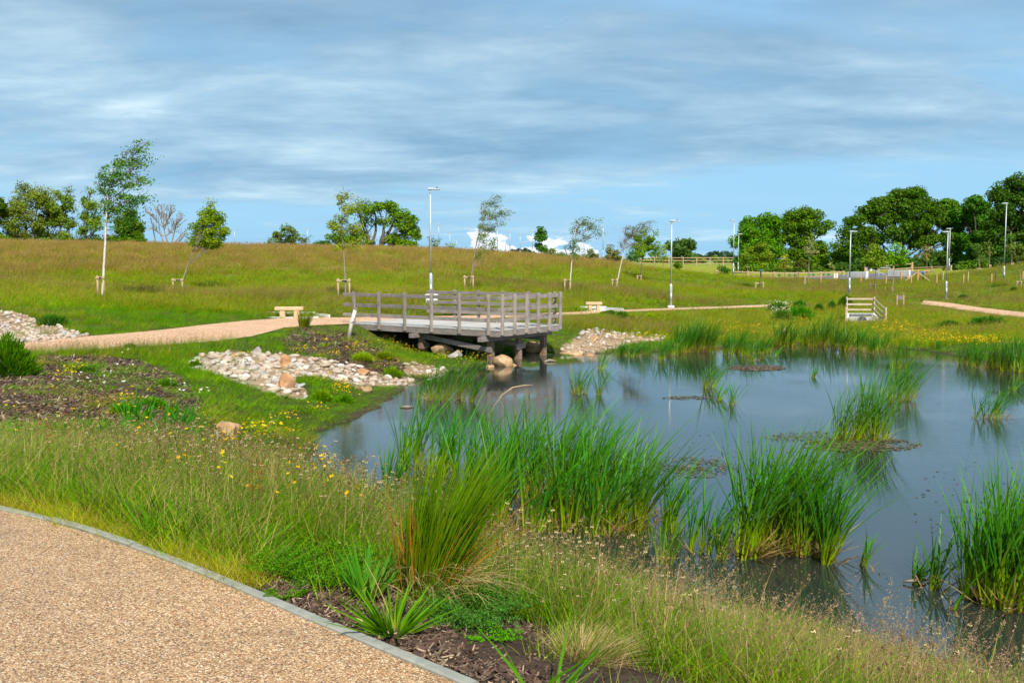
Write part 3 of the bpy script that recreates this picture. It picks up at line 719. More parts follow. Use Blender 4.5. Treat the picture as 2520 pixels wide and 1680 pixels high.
lamp(2472, 692, 501, 'tallest street lamp at the right, in the meadow before the dark wood', d=84, arm=-1)
lamp(1805, 682, 543, 'street lamp left of the big oaks, the taller of two close together', d=93, arm=-1)
lamp(1817, 681, 576, 'shorter street lamp close behind a taller one, left of the oaks', d=120, arm=1)
for px, ty, d, arm, lab in [(578,566,150,1,'tiny lone street lamp on the left ridge right of the leaning leafy tree'),(758,561,150,1,'small street lamp on the ridge beside the sparse round shrub'),(1080,553,120,1,'ridge lamp just right of the tall lamp, the tallest of three there'),(1107,573,150,1,'thin ridge lamp standing in the middle of three'),(1124,589,185,1,'short faint ridge lamp, farthest right of three'),
                            (1224,563,130,-1,'ridge lamp just right of the wind-bent willow'),(1244,581,170,-1,'short ridge lamp left of the white cloud top'),(1255,570,140,-1,'ridge lamp standing before the left end of the white cloud'),(1280,577,140,1,'ridge lamp nearest the small far wood on the skyline'),(1310,570,130,-1,'ridge lamp just left of the narrow dark green tree'),(1484,556,112,-1,'lamp on the ridge between the two wind-blown birches'),(1437,584,130,1,'lamp partly behind the arching birch')]:
    lamp(px, None, ty, lab, d=d, arm=arm)

# ================================================================== BENCHES
def bench(px, py, w, label, rz, kz=.8):
    g_ = G(px, py); root = empty('park_bench', (g_[0], g_[1], g_[2]), label, 'bench', 'timber beam benches beside the far path', rz)
    s = MB(); s.box((0, 0, .45), (w, .42, .17), bev=.02); s.build('seat', M['bench'], root)
    for sx in (-.23, .27):
        s = MB(); s.box((sx * w, 0, .17), (.19 * w, .34, .42), bev=.015); s.build('leg', M['bench'], root)
    root.scale = (1, .8, kz)
    # concrete edging of the bay behind the bench
    s = MB(); s.box((-.1, 1.05, .06), (w + .9, .07, .22)); s.box((w / 2 + .62, .5, .02), (.07, 1.5, .2), ux=(math.cos(.6), math.sin(.6), 0), uy=(-math.sin(.6), math.cos(.6), 0))
    s.box((0, .45, .0), (w + 1.2, 1.1, .05))
    tag(s.build('bay_edging', M['concrete'], None), 'pale concrete edged bay under ' + label.split(',')[0].replace('timber beam ', ''), 'edging', 'concrete edged bench bays')
    e = C.objects[-1]; e.location = root.location; e.rotation_euler = (0, 0, rz)
    return root
bench(712, 781, 1.12, 'chunky timber beam bench, the nearer one, beside the wide part of the path', R(4))
bench(1461, 764, .82, 'chunky timber beam bench, the farther one, right of the platform', R(2))
# pale cabinet + concrete bay behind the platform
g_ = GD(1062, 45.2)
s = MB(); s.box((0, -.02, .15), (.52, .3, .42), bev=.02); s.box((0, -.02, .37), (.56, .34, .04), bev=.01)
o = s.build('service_cabinet', M['white']); o.location = tuple(g_); tag(o, 'low pale grey cabinet at the foot of the tall lamp behind the railings', 'cabinet')
s = MB(); s.box((0, 0, .03), (.8, .08, .14)); s.box((.75, -.35, .02), (.9, .08, .14), ux=(.8, -.6, 0), uy=(.6, .8, 0))
o = s.build('bay_edging', M['concrete']); g_ = GD(1052, 43.9); o.location = tuple(g_); tag(o, 'pale concrete edging seen between the platform rails under the tall lamp', 'edging', 'concrete edged bench bays')

# ================================================================== TREE STAKES
def stake_frame(px0, px1, topy, boty, label, mat='stake', d=None, boards=True, tie=True):
    pm = (px0 + px1) / 2; d = d or G(pm, boty)[1]; sc_ = d / F
    a = GD(px0, d); b = GD(px1, d); tz = PD(pm, topy, d)[2]; g_ = (a + b) / 2
    root = empty('tree_stake', g_, label, 'tree stake', 'timber stakes holding the young trees')
    for q in (a, b):
        s = MB(); s.tube([(q[0] - g_[0], 0, q[2] - g_[2] - .1), (q[0] - g_[0], 0, tz - g_[2] + .03)], [.045, .042], 8); s.build('post', M[mat], root, True)
    if boards:
        s = MB(); s.box((0, -.05, tz - g_[2] - .06), (abs(b[0] - a[0]) + .12, .035, .09), bev=.006); s.build('crossbar', M[mat], root)
    if tie:
        s = MB(); s.box(((b[0] - a[0]) * .1, -.085, tz - g_[2] - .07), (abs(b[0] - a[0]) * .45, .02, .06)); s.build('rubber_tie', M['rubber'], root)
    return root
stake_frame(238, 253, 680, 727, 'two-post tree stake holding the tall birch on the left', d=42.9)
stake_frame(424, 447, 686, 713, 'tree stake beside the leaning round-crowned tree at left', d=51.5)
stake_frame(831, 859, 687, 724, 'tree stake round the yellow-green willow before the platform', d=45.8)
stake_frame(1143, 1164, 679, 706, 'tree stake at the wind-bent willow above the platform', d=55.6)
stake_frame(1390, 1404, 687, 712, 'tree stake at the foot of the arching birch', d=59.6)
stake_frame(1507, 1518, 687, 712, 'tree stake at the foot of the fine grey-twigged birch', d=64.6)
stake_frame(1569, 1578, 678, 692, 'low tree stake under the small leafy tree left of a lamp', d=77)
stake_frame(1861, 1880, 695, 716, 'tree stake frame in the meadow left of the pond outlet', d=78)
stake_frame(2143, 2155, 700, 718, 'tree stake frame right of the lamp behind the outlet', d=76, mat='pile')
stake_frame(2277, 2287, 665, 683, 'tree stake pair right of the blue-topped bollard', d=98, mat='stakeor', tie=False)
stake_frame(2406, 2418, 660, 678, 'tree stake frame on the mound below the dark wood', d=97, tie=False)
stake_frame(2436, 2439, 652, 663, 'single thick tree stake at the wood edge', d=99, boards=False, tie=False)
stake_frame(2490, 2495, 647, 660, 'tree stake pair at the top of the mound near the right edge', d=98, boards=False, tie=False)
stake_frame(2505, 2515, 692, 718, 'tree stake frame at the far right edge of the meadow', d=76)
stake_frame(2181, 2197, 706, 714, 'short broken tree stake beside the pale young tree', d=77, boards=False, tie=False, mat='pile')

# ================================================================== TREES
def bez(p0, p1, p2, n):
    t = np.linspace(0, 1, n)[:, None]; return p0 * (1 - t) ** 2 + 2 * p1 * t * (1 - t) + p2 * t ** 2
def tree(name, label, path, d, lobes, leafcol, leaf=.3, n=6000, bark='bark', r0=.25, cat='tree', group=None, dep=1.0, sub=7, wind=0.0, limbs=2, col2=None, zoff=0.0, clump=.32, fill=.5, baseext=0.0, trunk=True, twig=.02, seed=None, bare=0, stems=None, asp=.6, gap=0.0):
    """path: trunk pixels bottom->top; lobes: (px,py,rx,ry[,weight]) of the crown, all at about depth d"""
    rg = np.random.default_rng(seed if seed is not None else abs(hash(label)) % 99999 if False else sum(map(ord, label)) * 7 % 99991)
    tp = [PD(a, b, d) for a, b in path]; base = tp[0].copy()
    gz = h(base[0], base[1]); 
    if zoff is not None: base[2] = gz - .1; tp[0] = base
    root = empty(name, (base[0], base[1], base[2] + .1), label, cat, group); B0 = np.array(root.location)
    tp = np.array(tp); L = len(tp)
    tt = np.linspace(0, L - 1, max(8, L * 4)); tr = np.stack([np.interp(tt, range(L), tp[:, k]) for k in range(3)], 1)
    jit = rg.normal(size=tr.shape) * r0 * .10; jit[0] = 0; tr = tr + jit * [1, 1, 0]
    rad = r0 * (1 - .80 * np.linspace(0, 1, len(tr)) ** .9); rad[0] *= 1.35
    LI = 1 if bark == 'birch' else 0
    W_ = MB(); W_.tube(tr - B0, rad, 8 if r0 > .12 else 6)
    for st in (stems or []):
        sp_ = np.array([PD(a, b, d + rg.uniform(-.5, .5) * dep) for a, b in st]); k2 = np.linspace(0, len(sp_) - 1, 12)
        sp2 = np.stack([np.interp(k2, range(len(sp_)), sp_[:, k]) for k in range(3)], 1)
        W_.tube(sp2 - B0, r0 * .6 * (1 - .75 * np.linspace(0, 1, 12)), 6)
    LP = []; LN = []; LC = []; wsum = sum((l[4] if len(l) > 4 else 1) * l[2] * l[3] for l in lobes)
    for l in lobes:
        a, b, rx, ry = l[:4]; wt = l[4] if len(l) > 4 else 1
        s_ = d / F; rx_, ry_ = rx * s_, ry * s_; rd = (rx_ + ry_) / 2 * min(dep, 1.0)
        cy = rg.uniform(-.35, .35) * dep * rx_ * 2
        c = PD(a, b, d) + np.array([0, cy, 0])
        # limb from the trunk to the lobe
        ti = int(np.clip(np.searchsorted(tr[:, 2], c[2] - max(abs(c[0] - tr[-1, 0]), ry_) * .9 - .3 * ry_), 2, len(tr) - 1)); p0 = tr[ti]
        mid = (p0 + c) / 2 + np.array([0, 0, -.12 * np.linalg.norm(c - p0)]) + rg.normal(size=3) * .08 * np.linalg.norm(c - p0)
        lb = bez(p0, mid, c, 9); rl = max(min(rad[ti] * .6, math.sqrt(rx_ * ry_) * .10), twig * 1.5)
        W_.tube(lb - B0, np.linspace(rl, max(twig * 1.4, rl * .3), 9), 6, mi=LI)
        nc = max(3, int(1.35 * sub * max(.5, math.sqrt(rx_ * ry_) / max(clump * 3, .01)) ** (1.0)))
        for k in range(nc):
            v = rg.normal(size=3); v /= np.linalg.norm(v); v[2] = v[2] * .9 + .12
            rr_ = rg.uniform(.45, 1.0) ** .6
            cc = c + v * np.array([rx_, rd, ry_]) * rr_ * (1 - .2 * clump)
            q0 = lb[rg.integers(3, 9)]; mm = (q0 + cc) / 2 + rg.normal(size=3) * .1 * np.linalg.norm(cc - q0) + np.array([-wind * .25, 0, .1]) * np.linalg.norm(cc - q0)
            tb = bez(q0, mm, cc, 6); W_.tube(tb - B0, np.linspace(max(twig, rl * .22), twig * .5, 6), 4, cap=False, mi=LI)
            if bare:
                for _ in range(bare):
                    j = rg.integers(1, 6); dv = rg.normal(size=3); dv[2] = abs(dv[2]) * 1.1; dv /= np.linalg.norm(dv); ln = rg.uniform(.3, .8) * (rx_ + ry_) / 2 * .8
                    e_ = tb[j] + dv * ln * .5 + (cc - q0) / (np.linalg.norm(cc - q0) + .01) * ln * .5
                    W_.tube(bez(tb[j], (tb[j] + e_) / 2 + rg.normal(size=3) * .08 * ln, e_, 4) - B0, [twig * .7, twig * .55, twig * .4, twig * .25], 3, cap=False, mi=LI)
            nl = int(n * wt * rx * ry / wsum / nc * rg.uniform(.6, 1.4))
            if nl > 0:
                cr = clump * rg.uniform(.7, 1.35)
                g_ = rg.normal(size=(nl, 3)); g_ /= np.linalg.norm(g_, axis=1)[:, None]; g_[:, 2] = g_[:, 2] * .85 + .08
                P_ = cc + g_ * (rg.uniform(.25, 1, (nl, 1)) ** .5) * cr * np.array([1.2, 1.2, 1.05])
                if wind:
                    P_[:, 0] += wind * np.abs(rg.normal(size=nl)) * cr * 1.1; P_[:, 2] -= wind * .25 * np.abs(rg.normal(size=nl)) * cr
                LP.append(P_); LN.append(g_ + np.array([0, 0, .4]))
                f = rg.uniform(0, 1)
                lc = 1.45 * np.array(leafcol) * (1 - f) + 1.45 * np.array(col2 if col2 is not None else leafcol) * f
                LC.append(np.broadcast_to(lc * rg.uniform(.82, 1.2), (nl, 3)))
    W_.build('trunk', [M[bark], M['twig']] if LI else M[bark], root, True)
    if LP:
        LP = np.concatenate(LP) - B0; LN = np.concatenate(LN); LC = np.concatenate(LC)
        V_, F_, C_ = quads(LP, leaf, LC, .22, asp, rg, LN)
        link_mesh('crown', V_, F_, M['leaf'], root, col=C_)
    return root
G1 = (0.045, 0.095, 0.012); G2 = (0.075, 0.145, 0.016); GY_ = (0.20, 0.26, 0.025); GD_ = (0.024, 0.06, 0.010); OL = (0.11, 0.14, 0.025); LIME = (0.15, 0.27, 0.02)
# --- young staked trees along the hillside
tree('birch_tree', 'tall slender birch blown to the right with a white trunk, far left', [(252,732),(254,680),(258,620),(261,540),(266,480),(271,440),(277,415)], 43,
     [(268,480,26,40),(300,400,30,26),(325,372,24,12),(348,388,20,10,.5),(300,440,40,24),(340,405,24,12,.6),(330,455,34,14),(355,440,20,8,.5),(255,430,16,26,.7),(246,455,9,30,.5),(320,490,34,20),(350,485,18,10,.4),(265,530,26,20),(295,520,30,22),(250,500,14,26,.6),(286,555,26,18,.5),(345,350,22,7,.4),(362,352,8,5,.3),(278,575,30,12,.3),(256,578,14,10,.2)],
     (0.05,0.115,0.022), .095, 5200, 'birch', .065, group='young staked trees on the hillside', wind=1.1, clump=.17, twig=.008, sub=10, col2=(0.10,0.18,0.03))
tree('young_tree', 'young leaning tree with a dense bright green round crown, left hillside', [(447,716),(450,690),(461,655),(473,620)], 51.8,
     [(490,590,26,20),(515,595,28,18),(520,560,26,26),(492,560,22,20),(510,525,18,18),(535,540,18,20),(546,575,16,20),(478,590,16,18,.6),(516,500,8,10,.4),(528,602,20,10)],
     (0.11,0.21,0.012), .10, 9000, 'bark_light', .07, group='young staked trees on the hillside', clump=.24, twig=.010, sub=16, col2=(0.17,0.25,0.02))
tree('willow_tree', 'loose yellow-green willow standing just left of the platform', [(851,736),(850,690),(847,640),(843,600),(842,560),(840,500)], 45.8,
     [(840,500,14,30,.8),(835,480,10,16,.5),(855,485,8,10,.4),(838,560,30,22),(815,555,20,12,.7),(862,560,22,26),(868,515,16,26,.8),(845,600,28,14),(820,590,16,10,.5),(880,590,20,12,.5),(842,530,22,26)],
     (0.22,0.24,0.03), .11, 3800, 'bark_light', .05, group='young staked trees on the hillside', wind=.5, clump=.20, twig=.008, sub=6, col2=(0.14,0.19,0.03), asp=.35)
tree('willow_tree', 'thin willow bent strongly to the right, above the middle of the platform', [(1155,713),(1160,680),(1166,640),(1172,600),(1182,560),(1192,525),(1200,495),(1212,482)], 56,
     [(1185,560,12,24),(1180,590,12,20),(1176,615,14,14),(1198,520,14,20),(1210,500,16,14),(1222,482,16,7,.6),(1215,530,18,14),(1232,525,14,10,.8),(1225,545,16,10,.6),(1184,505,8,12,.5),(1195,560,16,18),(1172,640,12,14,.5),(1190,640,12,10,.2)],
     (0.15,0.19,0.045), .10, 3200, 'bark_light', .045, group='young staked trees on the hillside', wind=1.0, clump=.18, twig=.008, sub=6, col2=(0.09,0.14,0.04), asp=.35)
tree('birch_tree', 'sparse birch arching over to the right with a white stem, right of the platform', [(1401,717),(1404,680),(1408,630),(1412,590),(1418,560),(1430,543)], 60,
     [(1420,565,16,20,.8),(1438,545,18,10),(1455,558,14,12),(1458,575,10,12,.8),(1470,540,14,4,.5),(1400,595,12,14,.7),(1392,612,10,14,.5),(1412,610,14,12,.6),(1432,590,14,12,.6),(1420,540,8,8,.3),(1408,630,12,8,.4)],
     (0.12,0.16,0.05), .10, 1900, 'birch', .045, group='young staked trees on the hillside', wind=1.1, clump=.18, twig=.009, sub=6, col2=(0.07,0.12,0.03), asp=.45)
tree('birch_tree', 'fine grey-twigged birch streaming to the right with a white stem', [(1515,715),(1520,690),(1527,655),(1534,625),(1541,595),(1552,572)], 65,
     [(1545,590,18,18),(1560,575,20,16),(1575,560,20,12),(1590,548,16,8,.7),(1540,570,12,18,.8),(1535,610,16,12,.6),(1560,600,16,12,.6),(1530,600,10,16,.4)],
     (0.15,0.16,0.07), .09, 1900, 'birch', .05, group='young staked trees on the hillside', wind=1.2, clump=.17, twig=.009, sub=9, col2=(0.09,0.11,0.05), bare=2, asp=.4)
tree('young_tree', 'small leafy young tree with full green crown left of a lamp', [(1574,700),(1577,670),(1580,645),(1582,620)], 82,
     [(1583,625,20,14),(1572,610,16,14),(1590,600,18,18),(1580,585,16,14),(1590,572,8,10,.5),(1604,605,14,16),(1610,580,6,12,.3)],
     (0.09,0.15,0.02), .16, 3000, 'bark', .06, group='young staked trees on the hillside', clump=.3, twig=.014, sub=6, col2=(0.14,0.20,0.02))
# --- young trees of the right-hand meadow
RG = 'young trees planted in the right-hand meadow'
for (nm, lab, path, d, lobes, lc, n, bk) in [
    ('young_tree','bushy yellow-green young tree standing before the left oak group',[(1869,719),(1870,690),(1872,665),(1873,640)],82,[(1875,640,26,18),(1868,618,20,16),(1880,605,14,14),(1858,640,12,14),(1890,635,14,14)],(0.12,0.17,.02),2600,'bark'),
    ('young_tree','thin young tree with pale stem left of the yellow-green bushy one',[(1837,684),(1840,660),(1842,640)],96,[(1842,630,14,20),(1835,645,12,12)],(.11,.17,.02),700,'bark_light'),
    ('young_tree','small sparse yellowish young tree before the oak group',[(1931,690),(1931,670),(1931,655)],96,[(1931,655,12,16),(1931,640,8,10)],(.19,.2,.03),420,'bark_light'),
    ('young_tree','young tree with olive crown in front of the gap between oaks',[(1964,690),(1965,670),(1966,650)],96,[(1966,645,16,18),(1958,655,10,12),(1975,650,10,12)],(.08,.11,.02),900,'bark'),
    ('bare_tree','slim young tree with almost leafless grey crown',[(1989,705),(1990,670),(1991,640),(1994,600)],88,[(1994,600,12,22),(1998,620,12,14),(1988,620,10,14)],(.16,.17,.07),330,'bark_light'),
    ('young_tree','roundish olive young tree right of the outlet lamp',[(2151,722),(2153,690),(2155,665)],76,[(2156,645,24,16),(2145,630,16,14),(2165,628,16,16),(2150,612,10,10),(2135,645,12,12),(2172,648,14,12)],(.11,.15,.02),2400,'bark'),
    ('young_tree','young tree with pale stem and large drooping green leaves',[(2196,716),(2198,690),(2201,660),(2206,640)],77,[(2206,630,14,18),(2216,645,14,14),(2205,612,10,10),(2195,645,10,10),(2220,625,8,12)],(.10,.17,.015),1100,'bark_light'),
    ('young_tree','small bronze-leaved young tree right of the barriers',[(2280,684),(2281,660),(2281,640)],98,[(2281,632,11,12),(2281,615,8,10)],(.17,.15,.04),420,'bark_light'),
    ('young_tree','slender young tree between its stake posts on the mound',[(2410,680),(2410,650),(2410,630)],97,[(2410,625,14,20),(2404,610,8,10),(2418,635,8,10)],(.07,.11,.02),500,'bark_light'),
    ('young_tree','thin bare-stemmed young tree against the dark wood',[(2435,664),(2434,640),(2434,605)],99,[(2434,610,6,22),(2440,620,6,12)],(.09,.12,.02),160,'bark_light'),
    ('bare_tree','leafless thin stem beside a stake pair against the dark wood',[(2491,660),(2489,630),(2488,575)],98,[(2488,600,5,22)],(.1,.12,.03),60,'bark_light'),
    ('young_tree','young tree with light stem at the right edge of the meadow',[(2512,718),(2511,680),(2508,650)],76,[(2508,630,16,18),(2500,615,10,12),(2517,620,10,16)],(.08,.12,.02),900,'bark_light')]:
    tree(nm, lab, path, d, lobes, lc, .17, n, bk, .05, group=RG, clump=.3, twig=.014, sub=6, col2=tuple(np.array(lc) * 1.25))
# --- ridge saplings and shrubs
SG = 'saplings and shrubs along the skyline'
for (nm, lab, path, d, lobes, lc, n) in [
    ('young_tree','narrow dark green tree standing alone on the skyline',[(1333,640),(1333,610),(1333,590)],96,[(1333,605,12,12),(1333,590,13,10),(1334,575,10,10),(1333,565,6,6),(1336,615,9,8)],(.045,.11,.015),1500),
    ('sapling','sparse sapling on the skyline beside the tall lamp',[(1070,625),(1070,605),(1070,590)],92,[(1070,600,10,12),(1063,590,5,10),(1078,600,5,9)],(.10,.15,.04),160),
    ('sapling','short wispy sapling between ridge lamps',[(1106,625),(1107,612),(1108,600)],92,[(1107,608,8,9)],(.12,.16,.05),90),
    ('sapling','thin sapling on the skyline right of the bent willow',[(1213,632),(1213,615),(1214,600)],92,[(1214,605,6,12),(1216,590,4,6)],(.07,.13,.03),110),
    ('shrub','brownish open shrub left of the grey-twigged birch',[(1504,650),(1504,635),(1505,620)],104,[(1500,632,14,16),(1512,620,8,14),(1520,640,12,12),(1500,610,6,10)],(.12,.12,.03),1000),
    ('shrub','feathery grey-green shrub below the arching birch',[(1450,650),(1450,635),(1450,622)],104,[(1450,625,14,16),(1445,640,18,10),(1462,635,10,10)],(.13,.16,.07),900),
    ('shrub','low green shrub on the skyline under the arching birch stem',[(1390,642),(1390,636),(1390,632)],104,[(1388,632,16,8),(1372,634,10,6),(1408,630,12,10)],(.08,.15,.03),800),
    ('shrub','blue-green shrub between the grey-twigged birch and leafy tree',[(1556,655),(1556,640),(1556,630)],125,[(1556,632,12,12),(1556,618,6,10),(1548,640,10,8),(1566,640,10,8)],(.07,.13,.05),900),
    ('shrub','light green round shrub behind the small leafy tree',[(1612,650),(1612,640),(1612,630)],140,[(1612,620,12,14),(1620,632,10,12),(1604,632,10,10)],(.10,.18,.05),900),
    ('shrub','pale fluffy shrub right of the narrow dark tree',[(1350,640),(1350,632),(1350,626)],100,[(1345,628,10,8),(1358,626,8,9)],(.15,.18,.07),400),
    ('sapling','light green sapling left of the lamp by the far path',[(1632,655),(1632,640),(1633,625)],120,[(1632,625,9,14),(1635,612,5,8),(1638,635,7,8)],(.14,.20,.03),350),
    ('sapling','dark leafy sapling in the yellow field near the left oaks',[(1779,686),(1779,672),(1779,660)],100,[(1779,668,8,14),(1776,658,4,8)],(.06,.11,.02),450),
    ('sapling','pale low sapling beside the dark one in the yellow field',[(1793,686),(1793,678),(1793,672)],100,[(1793,675,8,8)],(.15,.22,.03),200),
    ('sapling','small round green sapling before the rail fence',[(1666,665),(1666,662),(1666,656)],104,[(1666,656,8,8),(1662,652,4,5)],(.07,.15,.02),350)]:
    tree(nm, lab, path, d, lobes, lc, .2, n, 'twig', .04, group=SG, clump=.3, twig=.012, sub=6, col2=tuple(np.array(lc) * 1.3))
# --- old trees on the left skyline
LG = 'old trees on the left skyline'
tree('old_tree','broad open-crowned tree, leftmost of the skyline group',[(60,612),(62,575),(66,530)],108,[(55,470,22,16,.8),(40,490,18,18),(75,475,16,14),(30,520,26,24),(60,520,30,26),(90,500,22,24),(15,540,22,26),(50,560,32,22),(85,545,24,26),(20,580,26,14),(70,585,30,14)],(.095,.13,.02),.21,9000,'bark',.28,group=LG,clump=.50,twig=.03,sub=11,col2=(.15,.18,.03),bare=1,stems=[[(40,612),(35,560),(28,510)],[(80,612),(84,560),(92,510)]])
tree('old_tree','dark dense tree cut by the left edge of the photo',[(-15,612),(-12,575),(-10,540)],106,[(-12,520,16,30),(-20,560,20,30),(-5,590,18,18),(-30,500,20,26)],(.03,.07,.01),.36,3000,'bark',.25,group=LG,clump=.6,twig=.03,sub=7,col2=(.06,.11,.015))
tree('old_tree','upright open tree, second from the left on the skyline',[(118,612),(118,570),(115,530)],110,[(112,480,16,14,.7),(110,510,20,22),(118,545,22,24),(105,575,20,20),(130,585,20,14),(125,520,12,20,.6)],(.11,.15,.025),.21,5200,'bark',.2,group=LG,clump=.48,twig=.028,sub=11,col2=(.15,.18,.03),bare=1)
tree('old_tree','tree with two pointed tops right in the left skyline group',[(150,612),(148,570),(150,520)],109,[(145,480,12,14,.8),(168,468,7,9,.4),(160,500,18,18),(140,520,18,22),(175,510,10,14,.5),(150,550,26,22),(178,555,14,14,.5),(160,585,26,16),(184,590,10,10,.4)],(.085,.14,.02),.21,6000,'bark',.22,group=LG,clump=.48,twig=.028,sub=11,col2=(.14,.19,.03),bare=1,stems=[[(168,612),(170,580),(168,540)]])
tree('old_tree','leaning open tree between the skyline group and the tall birch',[(200,614),(208,590),(214,560),(213,510)],108,[(218,475,8,10,.5),(215,500,14,16),(228,510,14,16,.7),(205,530,12,14),(225,545,18,18),(205,570,14,14),(238,560,16,14,.6),(222,590,26,10,.7)],(.09,.14,.02),.20,4200,'bark',.2,group=LG,clump=.45,twig=.026,sub=11,col2=(.15,.2,.03),stems=[[(205,612),(222,585),(240,560)]])
tree('evergreen_tree','dense dark green cone-shaped bushy tree left of the bare tree',[(320,615),(320,590),(320,560)],104,[(318,535,16,14),(308,560,22,18),(330,560,18,20),(300,590,26,18),(335,590,22,18),(318,580,26,18),(286,598,14,12)],(.05,.12,.012),.26,7500,'bark',.2,group=LG,clump=.5,twig=.025,sub=12,col2=(.09,.17,.015))
tree('bare_tree','leafless old tree with branching grey limbs on the left skyline',[(412,620),(410,590),(402,560)],104,[(370,525,18,22),(388,510,14,16),(405,520,16,20),(430,520,20,18),(448,535,14,20),(380,560,18,20),(425,560,22,18),(455,575,12,14),(410,545,18,20)],(.15,.15,.07),.2,150,'deadwood',.16,group=LG,clump=.4,twig=.030,sub=12,bare=5,stems=[[(382,618),(382,590),(376,560),(370,530)],[(420,618),(424,590),(432,560),(436,530)],[(408,618),(400,590),(392,565),(390,530)],[(420,616),(435,590),(452,572),(466,560)]])
tree('shrub','low green hedge shrub under the leaning skyline tree',[(235,612),(235,605),(235,600)],106,[(200,603,22,10),(240,603,24,10),(265,604,20,9),(180,606,20,9)],(.05,.11,.02),.26,3000,'bark',.06,group=LG,clump=.45,twig=.02,sub=9,cat='shrub')
tree('shrub','low hedge foot of green shrubs below the left skyline group',[(60,612),(60,600),(60,596)],104,[(0,598,26,14),(40,602,26,12),(80,603,26,12),(120,604,26,12),(160,605,20,11)],(.055,.12,.015),.28,4200,'bark',.06,group=LG,clump=.5,twig=.02,sub=9,cat='shrub',col2=(.1,.16,.02))
tree('shrub','sparse round-topped open shrub on the ridge left of the willow',[(705,625),(705,600),(705,585)],108,[(715,568,18,12),(690,585,26,18),(725,590,22,16),(755,590,10,12,.4),(670,600,18,12,.5),(705,605,36,12),(745,608,14,8,.4)],(.11,.14,.035),.24,2200,'twig',.09,group=LG,clump=.4,twig=.02,sub=9,bare=2,col2=(.08,.13,.03),cat='shrub')
tree('shrub','small dense dark green bush on the ridge beside the willow',[(790,622),(790,615),(790,610)],108,[(790,603,20,9),(775,609,14,7),(806,608,14,8)],(.04,.10,.02),.24,2200,'bark',.07,group=LG,clump=.4,twig=.02,sub=9,cat='shrub')
tree('old_tree','half-bare old sycamore, the left of two beside the willow',[(912,622),(910,595),(900,560)],108,[(880,520,20,16,.15),(900,505,22,14,.10),(895,545,26,18,.15),(870,590,20,12),(840,590,26,12),(900,600,24,10,.9),(885,580,18,14,.6),(895,520,20,10,.5),(925,545,18,18,.3),(820,582,18,9,.8)],(.075,.14,.012),.21,4600,'bark',.30,group=LG,clump=.42,twig=.03,sub=13,bare=4,col2=(.13,.2,.02),stems=[[(915,620),(905,590),(890,550),(880,515)],[(915,600),(925,570),(925,530),(915,505)]])
tree('old_tree','spreading old sycamore with bright leafy right side, right of the willow',[(937,624),(938,600),(944,570),(945,545)],107,[(930,510,18,10),(955,510,20,12),(970,520,12,10),(990,535,20,12),(1010,545,14,16),(1005,570,20,14),(1020,580,10,10,.8),(985,560,20,10,.7),(975,590,22,10),(1000,605,26,9),(960,590,14,12,.6),(950,545,14,16,.25),(980,610,22,7),(915,520,12,9,.5)],(.075,.145,.012),.22,10500,'bark',.34,group=LG,clump=.42,twig=.03,sub=13,bare=2,col2=(.13,.21,.02),stems=[[(940,600),(955,575),(970,545),(980,520)],[(940,595),(970,585),(1000,570)]])
# --- big oaks and wood on the right
OG = 'big broadleaved trees on the right'
OAK = (.046,.115,.009); OAK2 = (.10,.20,.014)
tree('oak_tree','wide leafy tree, left half of the first big group',[(1885,685),(1884,640),(1885,600)],132,[(1850,560,24,18),(1885,550,22,20),(1905,545,16,14),(1835,580,20,20),(1865,590,30,24),(1900,585,24,24),(1815,600,14,22,.5),(1840,620,26,22),(1880,630,26,20),(1910,620,22,20),(1830,650,18,20),(1870,660,30,20),(1910,660,24,20),(1905,565,14,14)],(.05,.105,.014),.31,25000,'bark',.45,group=OG,clump=.72,twig=.045,sub=14,col2=OAK2)
tree('oak_tree','tall leafy tree with a bough reaching right, right half of the first group',[(1975,685),(1975,640),(1978,600)],134,[(1950,535,18,14),(1978,530,18,14),(2005,540,14,16),(1945,555,16,16),(1985,560,24,18),(1950,590,24,20),(2015,570,12,12,.7),(2035,555,12,8,.8),(1985,600,28,22),(1960,635,28,22),(2010,610,24,24),(2020,640,22,22),(1990,660,30,16),(2030,665,14,12,.7)],(.055,.12,.014),.31,25000,'bark',.45,group=OG,clump=.72,twig=.045,sub=14,col2=(.10,.18,.018))
tree('oak_tree','largest broad domed oak at centre right',[(2225,680),(2222,640),(2222,605)],128,[(2240,478,26,16),(2215,485,22,16),(2265,485,20,18),(2190,500,22,18),(2155,510,22,16),(2295,515,22,22),(2130,525,16,18),(2240,515,34,22),(2200,535,34,22),(2165,545,26,20),(2100,545,18,20),(2280,545,28,22),(2320,545,20,26),(2115,580,28,22),(2080,575,16,18,.7),(2150,585,28,20),(2060,610,16,12,.6),(2095,615,26,20),(2240,560,30,20),(2200,580,24,18),(2290,585,30,20),(2330,590,22,24),(2075,640,22,24),(2100,665,26,16),(2255,595,20,16),(2135,620,24,16,.7),(2330,630,26,22),(2300,640,22,22),(2180,640,22,18,.6),(2240,650,20,20,.6)],OAK,.31,52000,'bark',.6,group=OG,clump=.72,twig=.05,sub=14,col2=(.062,.125,.016))
tree('oak_tree','smaller round oak between the domed oak and the wood',[(2360,680),(2360,640),(2360,600)],130,[(2330,505,14,12),(2345,520,16,18),(2330,545,20,22),(2350,580,22,22),(2365,620,24,24),(2350,655,26,18)],OAK,.33,15000,'bark',.4,group=OG,clump=.78,twig=.05,sub=10,col2=OAK2)
